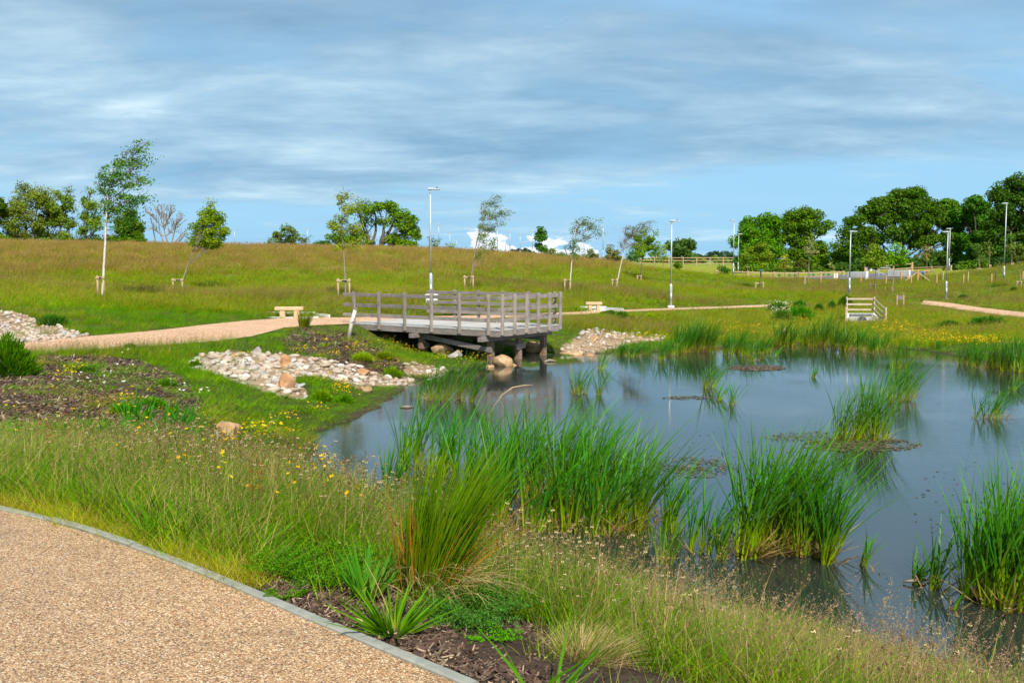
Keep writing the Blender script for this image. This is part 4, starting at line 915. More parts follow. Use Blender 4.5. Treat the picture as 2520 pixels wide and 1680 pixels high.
tree('oak_tree','round-topped oak at the left end of the dark wood',[(2400,680),(2400,640),(2400,600)],126,[(2385,505,26,16),(2375,530,24,20),(2415,510,22,18),(2395,550,36,24),(2430,545,22,26),(2370,590,26,26),(2410,595,34,26),(2385,635,34,24),(2430,635,26,24),(2380,660,26,14),(2420,662,28,12)],OAK,.33,26000,'bark',.45,group=OG,clump=.78,twig=.05,sub=11,col2=(.06,.12,.016))
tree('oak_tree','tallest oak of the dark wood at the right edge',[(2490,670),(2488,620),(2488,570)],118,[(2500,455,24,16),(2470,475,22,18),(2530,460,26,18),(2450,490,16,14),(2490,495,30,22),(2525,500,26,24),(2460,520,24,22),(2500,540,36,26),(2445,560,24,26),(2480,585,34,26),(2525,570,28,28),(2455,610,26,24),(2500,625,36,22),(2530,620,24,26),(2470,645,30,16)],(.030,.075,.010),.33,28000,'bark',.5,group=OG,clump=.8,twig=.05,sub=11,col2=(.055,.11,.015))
tree('oak_tree','oak of the wood beyond the right edge of the photo',[(2590,665),(2590,620),(2590,560)],116,[(2570,450,30,20),(2610,470,36,24),(2570,510,34,30),(2620,530,36,34),(2580,580,40,34),(2620,620,36,30),(2570,640,36,24)],OAK,.5,7000,'bark',.5,group=OG,clump=.9,twig=.05,sub=9,col2=OAK2)
tree('undergrowth','low bright undergrowth bush at the foot of the dark wood',[(2395,672),(2395,662),(2395,655)],108,[(2385,655,18,10),(2405,650,16,10),(2370,664,16,8)],(.06,.12,.015),.3,1800,'bark',.07,group=OG,clump=.5,twig=.02,sub=8,cat='shrub',col2=(.09,.16,.02))
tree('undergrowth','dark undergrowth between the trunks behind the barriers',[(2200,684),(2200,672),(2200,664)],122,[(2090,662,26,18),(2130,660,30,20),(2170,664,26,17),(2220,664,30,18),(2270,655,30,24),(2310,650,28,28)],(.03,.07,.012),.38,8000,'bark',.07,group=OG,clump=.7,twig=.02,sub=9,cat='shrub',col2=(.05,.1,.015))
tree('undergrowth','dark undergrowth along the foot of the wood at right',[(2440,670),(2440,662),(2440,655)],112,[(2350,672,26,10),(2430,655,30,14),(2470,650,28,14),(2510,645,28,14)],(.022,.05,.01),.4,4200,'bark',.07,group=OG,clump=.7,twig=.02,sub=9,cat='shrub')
tree('undergrowth','bushy undergrowth under the first big tree group',[(1900,685),(1900,675),(1900,668)],124,[(1830,670,22,14),(1870,674,26,12),(1915,672,26,14),(1960,670,26,14),(2005,672,24,12),(2030,676,16,9)],(.05,.10,.015),.36,5200,'bark',.07,group=OG,clump=.6,twig=.02,sub=9,cat='shrub',col2=(.10,.15,.02))
tree('old_tree','gnarled open tree standing behind the lamp by the far path',[(1685,650),(1686,630),(1684,610)],165,[(1655,605,12,12),(1668,615,14,14),(1685,600,16,12),(1700,598,12,10),(1706,608,8,8),(1690,620,14,12),(1664,630,16,12),(1692,634,14,10),(1665,592,4,4,.4)],(.05,.10,.03),.42,3600,'bark',.3,group=OG,clump=.6,twig=.05,sub=9,col2=(.08,.14,.03))
# yellow-green hedge behind the field fence, and far woods
for i, (x0, x1, yy, dd, lc, lab) in enumerate([(1575,1650,645,172,(.16,.18,.02),'yellow flowering hedge behind the field fence, left length'),(1650,1740,645,174,(.15,.18,.02),'yellow flowering hedge behind the field fence, right length'),(1755,1800,642,176,(.14,.19,.03),'short light green hedge left of the first oaks')]):
    tree('hedge', lab, [((x0 + x1) / 2, yy + 12), ((x0 + x1) / 2, yy + 6), ((x0 + x1) / 2, yy)], dd, [(x, yy + random.uniform(-1, 3), 13, 8) for x in range(x0 + 8, x1, 14)], lc, .42, 1500, 'bark', .06, group='hedges beyond the field fence', clump=.6, twig=.02, sub=7, cat='hedge', col2=(.08, .14, .02))
for (x0, x1, yt, yb, dd, lab, cc) in [(1742,1800,622,638,620,'distant blue-green wood on the horizon left of the oaks',(.035,.075,.04)),(1260,1310,617,634,300,'small dark wood peeping over the ridge beside the white cloud',(.03,.055,.03)),(1700,1730,633,640,480,'tiny dark distant copse on the horizon',(.03,.05,.02)),(2125,2165,610,632,500,'faint distant wood seen under the domed oak',(.04,.07,.05))]:
    tree('distant_wood', lab, [((x0 + x1) / 2, yb + 6), ((x0 + x1) / 2, yb)], dd, [(x, (yt + yb) / 2 + 2 + random.uniform(-1, 2), 9, (yb - yt) / 2) for x in np.linspace(x0 + 7, x1 - 7, max(3, int((x1 - x0) / 9)))], cc, dd * .0032, 2200, 'bark', .3, clump=dd * .004, twig=.1, sub=9, cat='wood', zoff=0)

# ================================================================== FENCES
def fence(name, label, pts, post_h, rails, spacing, mat, pw=.12, rw=.03, rh=.09):
    P_ = np.array([GD(px, d) for px, d in pts]); seg = np.linalg.norm(np.diff(P_[:, :2], axis=0), axis=1); cum = np.append(0, np.cumsum(seg)); n = int(cum[-1] / spacing)
    root = empty(name, P_[0], label, 'fence', 'timber post and rail fences'); B0 = P_[0]; prev = None
    for i in range(n + 1):
        q = np.array([np.interp(i * spacing, cum, P_[:, k]) for k in range(2)]); q = np.array([q[0], q[1], h(*q)])
        s = MB(); s.box(q - B0 + (0, 0, post_h / 2 - .05), (pw, pw, post_h + .1), bev=.01); s.build('post', M[mat], root)
        if prev is not None:
            for zr in rails:
                a, b = prev + (0, 0, zr), q + (0, 0, zr); ux = (b - a) / np.linalg.norm(b - a); uy = np.cross((0, 0, 1), ux); s = MB()
                s.box((a + b) / 2 - B0 - uy * (pw / 2 + rw / 2), (np.linalg.norm(b - a), rw, rh), ux, uy, np.cross(ux, uy)); s.build('rail', M[mat], root)
        prev = q
fence('field_fence', 'long three-rail timber fence across the yellow field before the hedge', [(1540,150),(1680,150),(1815,152)], 1.35, (1.25, .85, .42), 2.1, 'stake')
fence('field_fence', 'three-rail timber fence seen between the oak groups', [(1990,150),(2050,150)], 1.35, (1.25, .85, .42), 2.0, 'stake')
fence('low_fence', 'low timber rail fence along the car park before the first oak group', [(1762,103),(1835,102),(1870,101),(1980,104),(2090,107)], .62, (.52, .12), 3.2, 'stake', pw=.2, rh=.11)
fence('low_fence', 'low timber rail fence behind the steel gate', [(2130,110),(2200,110),(2260,112)], 1.05, (.9, .45), 3.0, 'stake', pw=.2)
fence('low_fence', 'low rail fence at the foot of the dark wood', [(2240,112),(2300,110),(2345,108)], .55, (.45,), 2.4, 'stake', pw=.16)

# concrete barriers
def barrier(px0, px1, d0, d1, label, ht=.58):
    a = GD(px0, d0); b = GD(px1, d1); c = (a + b) / 2; L_ = np.linalg.norm((b - a)[:2]); ang = math.atan2(b[1] - a[1], b[0] - a[0])
    root = empty('concrete_barrier', c, label, 'barrier', 'grey concrete barriers at the gate', ang)
    s = MB(); s.box((0, 0, ht / 2 + .12), (L_, .55, ht), bev=.04); s.build('wall_block', M['block'], root)
    s = MB(); s.box((L_ / 2 + .02, 0, ht / 2 + .1), (.10, .66, ht + .12), bev=.02); s.build('end_plate', M['white'], root)
    for sx in (-.35, .35):
        s = MB(); s.box((sx * L_, 0, .05), (.4, .5, .16)); s.build('foot', M['pile'], root)
barrier(2087, 2134, 96, 95, 'grey concrete barrier left of the steel gate')
barrier(2186, 2239, 97, 96, 'grey concrete barrier right of the steel gate', .62)
# steel gate
a = GD(2134, 99); b = GD(2192, 104); c = (a + b) / 2; L_ = np.linalg.norm((b - a)[:2]); ang = math.atan2(b[1] - a[1], b[0] - a[0]); Hg = .95
root = empty('steel_gate', c, 'galvanised steel field gate between the two concrete barriers', 'gate', None, ang)
s = MB()
for sx in (-1, 0, 1): s.box((sx * L_ / 2, 0, Hg / 2), (.1, .08, Hg))
s.box((0, 0, Hg - .05), (L_, .06, .1)); s.build('frame', M['galv'], root)
s = MB(); q = math.atan2(Hg * .75, L_ * .75); s.box((0, .06, Hg * .5), (L_ * .95, .05, .1), (math.cos(q), 0, -math.sin(q)), (0, 1, 0), (math.sin(q), 0, math.cos(q))); s.build('diagonal_bar', M['galv'], root)
s = MB(); s.box((-L_ * .36, -.08, Hg * .78), (.42, .02, .28)); s.build('sign_plate', M['white'], root)
# A-frame sign post with two white boards
c = GD(2058, 91)
root = empty('braced_signpost', c, 'timber post with two small white boards and two splayed braces before the road', 'signpost')
s = MB(); s.box((0, 0, .35), (.11, .11, .9)); s.build('post', M['stakeor'], root)
for sx in (-1, 1):
    s = MB(); s.box((sx * .12, -.02, .55), (.13, .03, .42)); s.build('white_board', M['white'], root)
    q = sx * .85; s = MB(); s.box((sx * .28, .0, .12), (.62, .05, .05), (math.cos(q), 0, -math.sin(q)), (0, 1, 0), (math.sin(q), 0, math.cos(q))); s.build('brace', M['stakeor'], root)
# loose timber posts in the right-hand meadow
posts = [(2219,668,692,'thick orange post with a brace, nearest the right barrier',1),(2244,678,699,'orange post standing in front of the right barrier end',0),(2236,665,682,'pale post behind the right barrier end',0),(2260,664,693,'tallest orange post with two braces left of the blue-topped bollard',2),(2307,676,699,'thin orange post right of the bollard',0),(2322,671,693,'thin pale post left of the two close lamps',0),
         (2373,676,701,'orange post right of the path lamp',0),(2384,670,694,'pale post beside the orange one right of the lamp',0),(2442,675,699,'dark orange post left of the tallest right lamp',0),(2452,668,693,'pale thin post just left of the tallest right lamp',0),(2519,669,691,'orange post at the very right edge',0),(2120,680,699,'short orange post in front of the left barrier',0),(2182,679,699,'short orange post left of the right barrier',0),(2021,682,699,'short orange post left of the splayed signpost',0),(1982,682,702,'short pale post left of the road end',0)]
for px, ty, by, lab, br in posts:
    d = G(px, by)[1]; d = min(max(d, 78), 100); g_ = GD(px, d); ht = (by - ty) * d / F + .05
    root = empty('timber_post', g_, lab, 'post', 'loose timber posts in the right-hand meadow')
    s = MB(); s.box((0, 0, ht / 2 - .06), (.09 + .03 * (br > 0), .09 + .03 * (br > 0), ht + .12), bev=.01); s.build('shaft', M['stake' if 'pale' in lab else 'stakeor'], root)
    for k in range(br):
        sx = 1 if k == 0 else -1; q = sx * .6; s = MB(); s.box((sx * .62, .04, ht * .38), (1.35, .05, .08), (math.cos(q), 0, -math.sin(q)), (0, 1, 0), (math.sin(q), 0, math.cos(q))); s.build('brace', M['stake'], root)
for px, by, d, lab in [(1873, 683, 97, 'black bollard with a blue top at the low fence'), (2273, 692, 92, 'black bollard with a blue top right of the tallest orange post')]:
    g_ = GD(px, d); root = empty('bollard', g_, lab, 'bollard', 'black bollards with blue tops')
    s = MB(); s.tube([(0, 0, -.1), (0, 0, .62)], .07, 12); s.tube([(0, 0, .0), (0, 0, .06)], .10, 12); s.build('body', M['black'], root, True)
    s = MB(); s.tube([(0, 0, .62), (0, 0, .80), (0, 0, .83)], [.085, .085, .05], 12); s.build('cap', M['blue'], root, True)
# notice board
c = G(2215, 757); root = empty('notice_board', c, 'small timber notice board on two posts right of the pond outlet', 'notice board', None, R(-4)); sc_ = c[1] / F
for sx in (-1, 1):
    s = MB(); s.box((sx * 8 * sc_, 0, 15 * sc_), (.075, .075, 32 * sc_), bev=.01); s.build('post', M['stake'], root)
s = MB(); s.box((0, 0, 25 * sc_), (14 * sc_, .04, 10 * sc_)); s.build('panel', M['oak_x'], root)
# green tree guards along the low fence
for i, px in enumerate([1905,1918,1944,1957,1992,2003,2028,2040]):
    g_ = GD(px, 106); s = MB(); s.tube([(0, 0, 0), (0, 0, .5)], .11, 8); o = s.build('tree_guard', M['greentube'], None, True); o.location = tuple(g_)
    tag(o, 'small dark green tree guard tube behind the low rail fence', 'tree guard', 'green tree guard tubes behind the low fence')

# ================================================================== POND OUTLET
oc = G(2128, 795); oc = np.array([oc[0], oc[1], 0.0]); yo = 50.5; xo = (2130 - 1260) / F * yo
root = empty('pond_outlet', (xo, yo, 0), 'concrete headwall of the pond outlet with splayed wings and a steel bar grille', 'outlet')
s = MB()
s.box((0, 1.2, .45), (2.5, .22, 1.3), bev=.02)
s.build('headwall', M['concrete'], root)
for sx in (-1, 1):
    s = MB(); p = np.array([sx * 1.05, 1.05, 0]); q = np.array([sx * 1.95, -.75, 0]); n = len(s.v); w_ = np.array([sx * .16, .06, 0])
    for z0, z1 in ((1.06, .22),):
        for pp, zt in ((p, z0), (q, z1)):
            for off_ in (0, 1):
                s.v.append(pp + w_ * off_ + (0, 0, zt)); s.v.append(pp + w_ * off_ + (0, 0, -.5))
    s.f += [(n, n + 4, n + 5, n + 1), (n + 2, n + 3, n + 7, n + 6), (n, n + 2, n + 6, n + 4), (n, n + 1, n + 3, n + 2), (n + 4, n + 6, n + 7, n + 5)]; s.m += [0] * 5
    s.build('wing_wall', M['concrete'], root)
s = MB(); s.tube([(0.1, 1.07, .35), (0.1, 1.085, .35)], .52, 20); s.build('pipe_shade_disc', M['black'], root)  # flat black disc painted for the dark inside of the pipe
s = MB()
for k in range(17):
    x = -.92 + k * .118; s.box((x, .68, .55), (.022, .03, 1.25), (1, 0, 0), (0, .86, .5), (0, .42, .9))
s.box((0, .98, 1.06), (2.0, .16, .07)); s.build('bar_grille', M['block'], root)
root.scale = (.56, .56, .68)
root2 = empty('outlet_railing', (xo, yo, 0), 'pale timber three-sided railing round the pond outlet', 'railing')
zb = .55
TB, TF = 1.50, 1.04
corners = {'fl': (-1.9, -.6, .15), 'bl': (-1.0, 2.0, zb), 'br': (1.5, 2.0, zb), 'fr': (1.65, -.5, .2)}
for k, (x, y, z0) in corners.items():
    top = TB if k[0] == 'b' else TF
    s = MB(); s.box((x, y, (z0 + top) / 2 - .1), (.11, .11, top - z0 + .3), bev=.01); s.build('post', M['railwood'], root2)
for (k0, k1) in (('fl', 'bl'), ('bl', 'br'), ('br', 'fr')):
    for dz in (-.06, -.33, -.60):
        a = np.array(corners[k0]); b = np.array(corners[k1]); a[2] = (TB if k0[0] == 'b' else TF) + dz; b[2] = (TB if k1[0] == 'b' else TF) + dz
        ux = (b - a) / np.linalg.norm(b - a); uy = np.cross((0, 0, 1), ux); uy /= np.linalg.norm(uy)
        s = MB(); s.box((a + b) / 2 + uy * (.08 if k0 == 'bl' else -.08), (np.linalg.norm(b - a) + .15, .05, .085), ux, uy, np.cross(ux, uy)); s.build('rail', M['railwood'], root2)

root2.scale = (.56, .56, 1.0)
# leaning white stake by the platform
g_ = G(858, 833); s = MB(); s.tube([(-.02, 0, -.1), (.12, 0, .6), (.24, 0, 1.0)], [.075, .072, .06], 9)
o = s.build('snapped_trunk', M['birch'], None, True); o.location = tuple(g_); tag(o, 'leaning broken white birch stem standing in the bank before the platform', 'tree stump')
s = MB()
for k in range(9):
    a = k * .7; s.tube([(.235 + .03 * math.cos(a), .03 * math.sin(a), .98), (.25 + .06 * math.cos(a), .06 * math.sin(a), 1.06 + .05 * math.sin(k * 2.3)), (.26 + .09 * math.cos(a), .08 * math.sin(a), .97 + .05 * math.cos(k))], [.02, .014, .006], 4)
s.build('torn_bark', M['bark_light'], o)

# ================================================================== ROCKS
def rockmesh(name, size, mat, seed, parent='nolink', rough=.18, sub=3, flat=.35):
    import bmesh
    rg = np.random.default_rng(seed); bm = bmesh.new(); bmesh.ops.create_icosphere(bm, subdivisions=sub, radius=.5)
    pl = [(v / np.linalg.norm(v), rg.uniform(.26, .42)) for v in rg.normal(size=(14, 3))]
    fr = rg.normal(size=(4, 3)) * 2.2; ph = rg.uniform(0, 6, 4)
    for v in bm.verts:
        p = np.array(v.co)
        if flat:
            for n_, dd in pl:
                k = p @ n_ - dd
                if k > 0: p = p - n_ * k * (.92 if flat else 0)
        p = p * (1 + rough * sum(math.sin(p @ f * 2.4 + q) for f, q in zip(fr, ph)) / 4)
        v.co = Vector(p * np.array(size))
    me = bpy.data.meshes.new(name); bm.to_mesh(me); bm.free(); me.materials.append(mat)
    me.polygons.foreach_set('use_smooth', np.ones(len(me.polygons), bool))
    ca = me.color_attributes.new('Col', 'FLOAT_COLOR', 'POINT'); ca.data.foreach_set('color', np.ones(len(me.vertices) * 4, np.float32))
    return me
def boulder(px, py, wpx, hpx, mat, label, seed, rz=0, dpth=.8, sink=.25, tilt=0, zoff=0):
    g_ = G(px, py); s_ = g_[1] / F; w_ = wpx * s_; h_ = hpx * s_ * 1.25
    me_ = rockmesh('boulder', (w_, w_ * dpth, h_ / (1 - sink)), M[mat], seed, sub=4, rough=.28); me_.polygons.foreach_set('use_smooth', np.zeros(len(me_.polygons), bool))
    o = bpy.data.objects.new('boulder', me_); C.objects.link(o)
    o.location = (g_[0], g_[1], g_[2] + h_ * (.5 - sink) + zoff); o.rotation_euler = (0, R(tilt), R(rz))
    return tag(o, label, 'boulder', 'boulders on the pond banks')
boulder(560,1072,82,40,'sand','large elongated orange sandstone boulder in the grass left of the pond',3,-15,.55,.2,10)
boulder(531,1078,18,20,'greyrock','small pale upright stone beside the elongated orange boulder',5)
boulder(700,955,50,32,'rust','angular rust-brown boulder low in the big cobble patch',7,20)
boulder(702,907,34,28,'rust','reddish faceted boulder high in the big cobble patch',11,40,.8,.1)
boulder(633,874,36,18,'greyrock','grey boulder at the top edge of the big cobble patch',13)
boulder(890,925,44,22,'rust','brown boulder on the right of the big cobble patch',17,10)
boulder(900,965,34,18,'sand','tan boulder in the grass just above the waterline',19,-10)
boulder(1042,858,36,20,'greyrock','grey lichen-covered boulder under the left of the platform',23)
boulder(1086,872,60,30,'sand','flat-topped tan boulder under the platform beside the grey one',29,0,.6)
boulder(1233,902,60,30,'sand','big tan boulder at the water edge under the platform corner',31,-20,.8,.2)
boulder(1205,908,22,12,'sand','small tan stone left of the big boulder at the water edge',37)
boulder(1262,905,22,9,'sand','low flat stone right of the big boulder at the water edge',39)
boulder(1120,880,44,16,'greyrock','low pale flat stone under the platform right of the tan one',41)
boulder(1460,840,28,14,'sand','round tan boulder in the far cobble patch',43)
boulder(1433,822,22,10,'greyrock','grey stone at the top of the far cobble patch',47)
boulder(1315,860,70,20,'sand','long low sandstone slab right of the far pile',53,-15,.5)
boulder(1410,877,60,14,'sand','flat tan slab at the waterline below the far cobble patch',59,0,.6)
boulder(1452,880,26,10,'sand','small flat stone at the waterline beside the flat slab',61)
boulder(1930,822,20,12,'sand','rounded tan stone among the reeds on the far bank',67)
boulder(1938,810,12,8,'greyrock','small white stone above the rounded one on the far bank',71)
boulder(1235,916,1,1,'sand','tiny stone',73) if False else None

# cobbles : the largest 300 singly, the rest as one mass
cobm = [rockmesh('cobble', (1, .72, .62), M['cobble'], 100 + k, rough=.12, sub=2, flat=0.0) for k in range(7)]
cands = []
def sample_zone(poly, a, b, dens, smin, smax, which):
    wx = [G(*p)[:2] for p in poly]; wx = np.array(wx); lo, hi_ = wx.min(0), wx.max(0); N = int(dens * (hi_[0] - lo[0]) * (hi_[1] - lo[1]))
    x = rng.uniform(lo[0], hi_[0], N); y = rng.uniform(lo[1], hi_[1], N); z = H(x, y); px, py = proj(x, y, z)
    m_ = inpoly(px, py, poly) & (y > a) & (y < b) & (z > .0); x, y, z = x[m_], y[m_], z[m_]; gk = np.sin(x * 3.1 + 1) * np.sin(y * 2.7) + .5 * np.sin(x * 7 + y * 5); kp = (gk < .75) | (rng.uniform(0, 1, len(x)) < .25); x, y, z = x[kp], y[kp], z[kp]
    s_ = smin + (smax - smin) * rng.uniform(0, 1, len(x)) ** 2.6
    for q in zip(x, y, z, s_): cands.append((*q, which))
sample_zone(*Z_COB[0], 60, .05, .32, 'big cobble patch on the left bank'); sample_zone(*Z_COB[1], 26, .08, .26, 'small cobble patch left of the platform reeds')
sample_zone(*Z_COB[2], 20, .08, .28, 'far cobble patch right of the platform'); sample_zone(*Z_COB[3], 40, .06, .24, 'grey cobble patch beside the path at the left edge')
N = 7000; lo, hi_ = shore_strip.min(0), shore_strip.max(0); x = rng.uniform(lo[0], hi_[0], N); y = rng.uniform(lo[1], hi_[1], N); m_ = inpoly(x, y, shore_strip)
for a, b in zip(x[m_], y[m_]): cands.append((a, b, h(a, b), .05 + .11 * rng.uniform() ** 2, 'stony strip along the near shore'))
cands.sort(key=lambda q: -q[3] / math.hypot(q[0], q[1]))
# keep stones apart
kept = []; 
for q in cands:
    ok = True
    for p in kept[-900:]:
        if abs(p[0] - q[0]) < .5 and abs(p[1] - q[1]) < .5 and math.hypot(p[0] - q[0], p[1] - q[1]) < .36 * (p[3] + q[3]): ok = False; break
    if ok: kept.append(q)
LC = {'big': 'pale rounded cobble lying in the big cobble patch on the left bank', 'sma': 'pale cobble in the small patch between the big patch and platform', 'far': 'pale cobble in the far cobble patch right of the platform', 'gre': 'grey or tan cobble in the patch beside the path at the left edge', 'sto': 'white cobble in the stony strip along the near shore'}
rest = []
for i, q in enumerate(kept):
    rot = (rng.uniform(-.3, .3), rng.uniform(-.3, .3), rng.uniform(0, 6.28))
    if i < 300:
        o = bpy.data.objects.new('cobble', cobm[i % 7]); C.objects.link(o); s_ = q[3]
        o.location = (q[0], q[1], q[2] + s_ * .10); o.rotation_euler = rot; o.scale = (s_ * rng.uniform(.8, 1.2), s_, s_ * rng.uniform(.5, .95)); tag(o, LC[q[4][:3]], 'cobble', 'cobbles of the ' + q[4])
    else: rest.append(q)
# ================================================================== SCATTERING
def coll(name, objs):
    c = bpy.data.collections.new(name)
    for o in objs: c.objects.link(o)
    return c
def scatter(name, label, cat, pts, sc_, col_, rz=None, tilt=0.0, zs=None, idx=None, kind='stuff'):
    """one object whose points carry copies of the small meshes in col_"""
    pts = np.asarray(pts, np.float32); n = len(pts)
    me = bpy.data.meshes.new(name); me.vertices.add(n); me.vertices.foreach_set('co', pts.ravel())
    rot = np.zeros((n, 3), np.float32); rot[:, 2] = rng.uniform(0, 6.283, n) if rz is None else rz
    if tilt: rot[:, 0] = rng.normal(0, tilt, n); rot[:, 1] = rng.normal(0, tilt, n)
    a = me.attributes.new('rot', 'FLOAT_VECTOR', 'POINT'); a.data.foreach_set('vector', rot.ravel())
    s3 = np.repeat(np.broadcast_to(np.asarray(sc_, np.float32), (n,))[:, None], 3, 1).copy()
    if zs is not None: s3[:, 2] *= zs
    a = me.attributes.new('scl', 'FLOAT_VECTOR', 'POINT'); a.data.foreach_set('vector', s3.ravel().astype(np.float32))
    ix = (rng.integers(0, len(col_.objects), n) if idx is None else idx).astype(np.int32)
    a = me.attributes.new('idx', 'INT', 'POINT'); a.data.foreach_set('value', ix)
    o = bpy.data.objects.new(name, me); C.objects.link(o)
    g = bpy.data.node_groups.new('scatter_' + name, 'GeometryNodeTree')
    g.interface.new_socket('Geometry', in_out='INPUT', socket_type='NodeSocketGeometry'); g.interface.new_socket('Geometry', in_out='OUTPUT', socket_type='NodeSocketGeometry')
    gi = g.nodes.new('NodeGroupInput'); go = g.nodes.new('NodeGroupOutput'); ip = g.nodes.new('GeometryNodeInstanceOnPoints'); ci = g.nodes.new('GeometryNodeCollectionInfo')
    ci.inputs['Collection'].default_value = col_; ci.inputs['Separate Children'].default_value = True; ci.inputs['Reset Children'].default_value = True
    def at(nm, ty):
        q = g.nodes.new('GeometryNodeInputNamedAttribute'); q.data_type = ty; q.inputs['Name'].default_value = nm
        return [s for s in q.outputs if s.enabled and s.name == 'Attribute'][0]
    g.links.new(gi.outputs[0], ip.inputs['Points']); g.links.new(ci.outputs[0], ip.inputs['Instance']); ip.inputs['Pick Instance'].default_value = True
    g.links.new(at('idx', 'INT'), ip.inputs['Instance Index']); g.links.new(at('rot', 'FLOAT_VECTOR'), ip.inputs['Rotation']); g.links.new(at('scl', 'FLOAT_VECTOR'), ip.inputs['Scale'])
    g.links.new(ip.outputs[0], go.inputs[0])
    m_ = o.modifiers.new('scatter', 'NODES'); m_.node_group = g
    return tag(o, label, cat, None, kind)
def nz(x, y, s=1.0, k=0.0):
    x = np.asarray(x) * s + k; y = np.asarray(y) * s - k * 1.7
    return (np.sin(x * 1.3 + 1.9 * np.sin(y * .7 + k)) + np.sin(y * 1.7 + 1.6 * np.sin(x * .9 - k)) + .6 * np.sin(x * 3.1 + y * 2.3 + 1.2 * np.sin(y * 2.9))) / 2.6
def land(n, r0, r1, th0=-31, th1=31, p=1.0):
    """random points of dry open ground between two distances; p = how fast they thin out"""
    u_ = rng.uniform(0, 1, n); e = 2 - p; r = (r0 ** e + u_ * (r1 ** e - r0 ** e)) ** (1 / e); t = np.radians(rng.uniform(th0, th1, n))
    x = r * np.sin(t); y = r * np.cos(t); z = H(x, y)
    m_ = z > 0.02
    m_ &= ~inpoly(x, y, pathL) & ~inpoly(x, y, pathF) & ~inpoly(x, y, pathR) & ~inpoly(x, y, roadP)
    a = (x - DC[0] * .94) * E1[0] + (y - DC[1] * .94) * E1[1]; b = (x - DC[0] * .94) * E2[0] + (y - DC[1] * .94) * E2[1]
    m_ &= ~((a > -.1) & (a < 7.5) & (b > .1) & (b < 4.1))
    ox = np.abs(x - xo) < .95; m_ &= ~(ox & (y > yo - 1.6) & (y < yo + .9))
    return x[m_], y[m_], z[m_]
def tuftset(name, n, rad, hgt, wid, cols, nb, S=3, wind=.25, curve=.35, lean=.25, seeds=None, mat='grass', var=6, straw=0.0, strawc=(.45,.33,.14)):
    obs = []
    for v_ in range(var):
        rg = np.random.default_rng(v_ * 13 + n); th_ = rg.uniform(0, 6.283, nb); r_ = rad * rg.uniform(0, 1, nb) ** .6
        base = np.stack([r_ * np.cos(th_), r_ * np.sin(th_), np.full(nb, -.02)], 1)
        cc = cols[v_ % len(cols)]; parts = []
        hh = hgt * rg.uniform(.45, 1.1, nb)
        V_, F_, C_ = blades(base, rg.uniform(0, 6.283, nb), hh, wid * rg.uniform(.6, 1.3, nb), lean * rg.uniform(.2, 1.6, nb), curve * rg.uniform(.1, 1.6, nb), cc[0], cc[1], None, S, wind * .6, .25, .3, rg=rg)
        if straw: 
            k = rg.uniform(0, 1, nb) < straw; kk = np.repeat(k, (S + 1) * 2); C_ = C_.copy(); C_[kk] = np.array(strawc) * rg.uniform(.7, 1.2, (kk.sum(), 1))
        parts.append((V_, F_, C_))
        if seeds:
            ns, hc, hs = seeds; b2 = base[rg.integers(0, nb, ns)]; az = rg.uniform(0, 6.283, ns); h2 = hgt * rg.uniform(.95, 1.5, ns)
            ln = lean * rg.uniform(.1, .9, ns); cu = curve * rg.uniform(.1, .7, ns)
            parts.append(blades(b2, az, h2, wid * .45, ln, cu, (.20,.20,.06), hc, None, 3, wind * .6, .2, .1, taper=.5, rg=rg))
            # seed heads : little quads along the last fifth of each stalk
            t = rg.uniform(.80, 1.0, (ns, 7)); o_ = ln[:, None] * t + cu[:, None] * t * t; up_ = t * np.sqrt(np.clip(1 - (ln * .6 + cu * .45) ** 2, .12, 1))[:, None]
            P_ = np.stack([b2[:, 0:1] + h2[:, None] * (np.cos(az)[:, None] * o_ + wind * .6 * t ** 1.8), b2[:, 1:2] + h2[:, None] * np.sin(az)[:, None] * o_, b2[:, 2:3] + h2[:, None] * up_ * (1 - .13 * wind * t)], -1).reshape(-1, 3)
            P_ += rg.normal(size=P_.shape) * hs * .5
            parts.append(quads(P_, hs, hc, .3, .4, rg))
        V_, F_, C_ = merge(parts)
        obs.append(link_mesh(name + '_piece', V_, F_, M[mat], 'nolink', col=C_))
    return coll(name, obs)
g_lush = [((.15,.25,.015),(.12,.29,.012)), ((.19,.28,.015),(.21,.35,.014)), ((.12,.20,.015),(.09,.23,.015))]
g_olive = [((.17,.23,.016),(.26,.29,.022)), ((.15,.22,.015),(.20,.29,.018)), ((.20,.21,.02),(.31,.28,.03))]
g_brown = [((.20,.21,.02),(.32,.27,.05)), ((.18,.22,.015),(.25,.27,.03)), ((.21,.19,.025),(.34,.25,.07))]
g_dark = [((.12,.17,.018),(.15,.20,.024)), ((.13,.17,.018),(.19,.20,.028))]
BR = (.36,.27,.10); PU = (.34,.22,.15)
# ---- far hillside
T_far_g = tuftset('far_green', 1, .55, .27, .020, g_lush[1:2] + g_olive[:2], 70, 2, .35, seeds=(7, (.30,.29,.05), .028))
T_far_b = tuftset('far_brown', 2, .60, .36, .018, g_brown, 60, 2, .45, seeds=(20, (.34,.24,.10), .032))
T_far_d = tuftset('far_dark', 3, .55, .32, .020, g_dark + g_olive[:1], 60, 2, .45, seeds=(14, (.27,.21,.08), .03))
SPOTS = [(G(a, b)[:2], r_) for a, b, r_ in [(560, 1085, 1.3), (531, 1090, .6), (338, 1075, .8), (438, 1110, .9), (395, 1085, .6), (560, 1120, 1.2), (500, 1120, 1.0), (700, 990, .8), (900, 975, .7)]]
def clearf(x, y):
    f_ = np.ones(len(x))
    for c_, r_ in SPOTS: f_ = np.minimum(f_, np.clip(np.hypot(x - c_[0], y - c_[1]) / r_, .28, 1))
    return f_
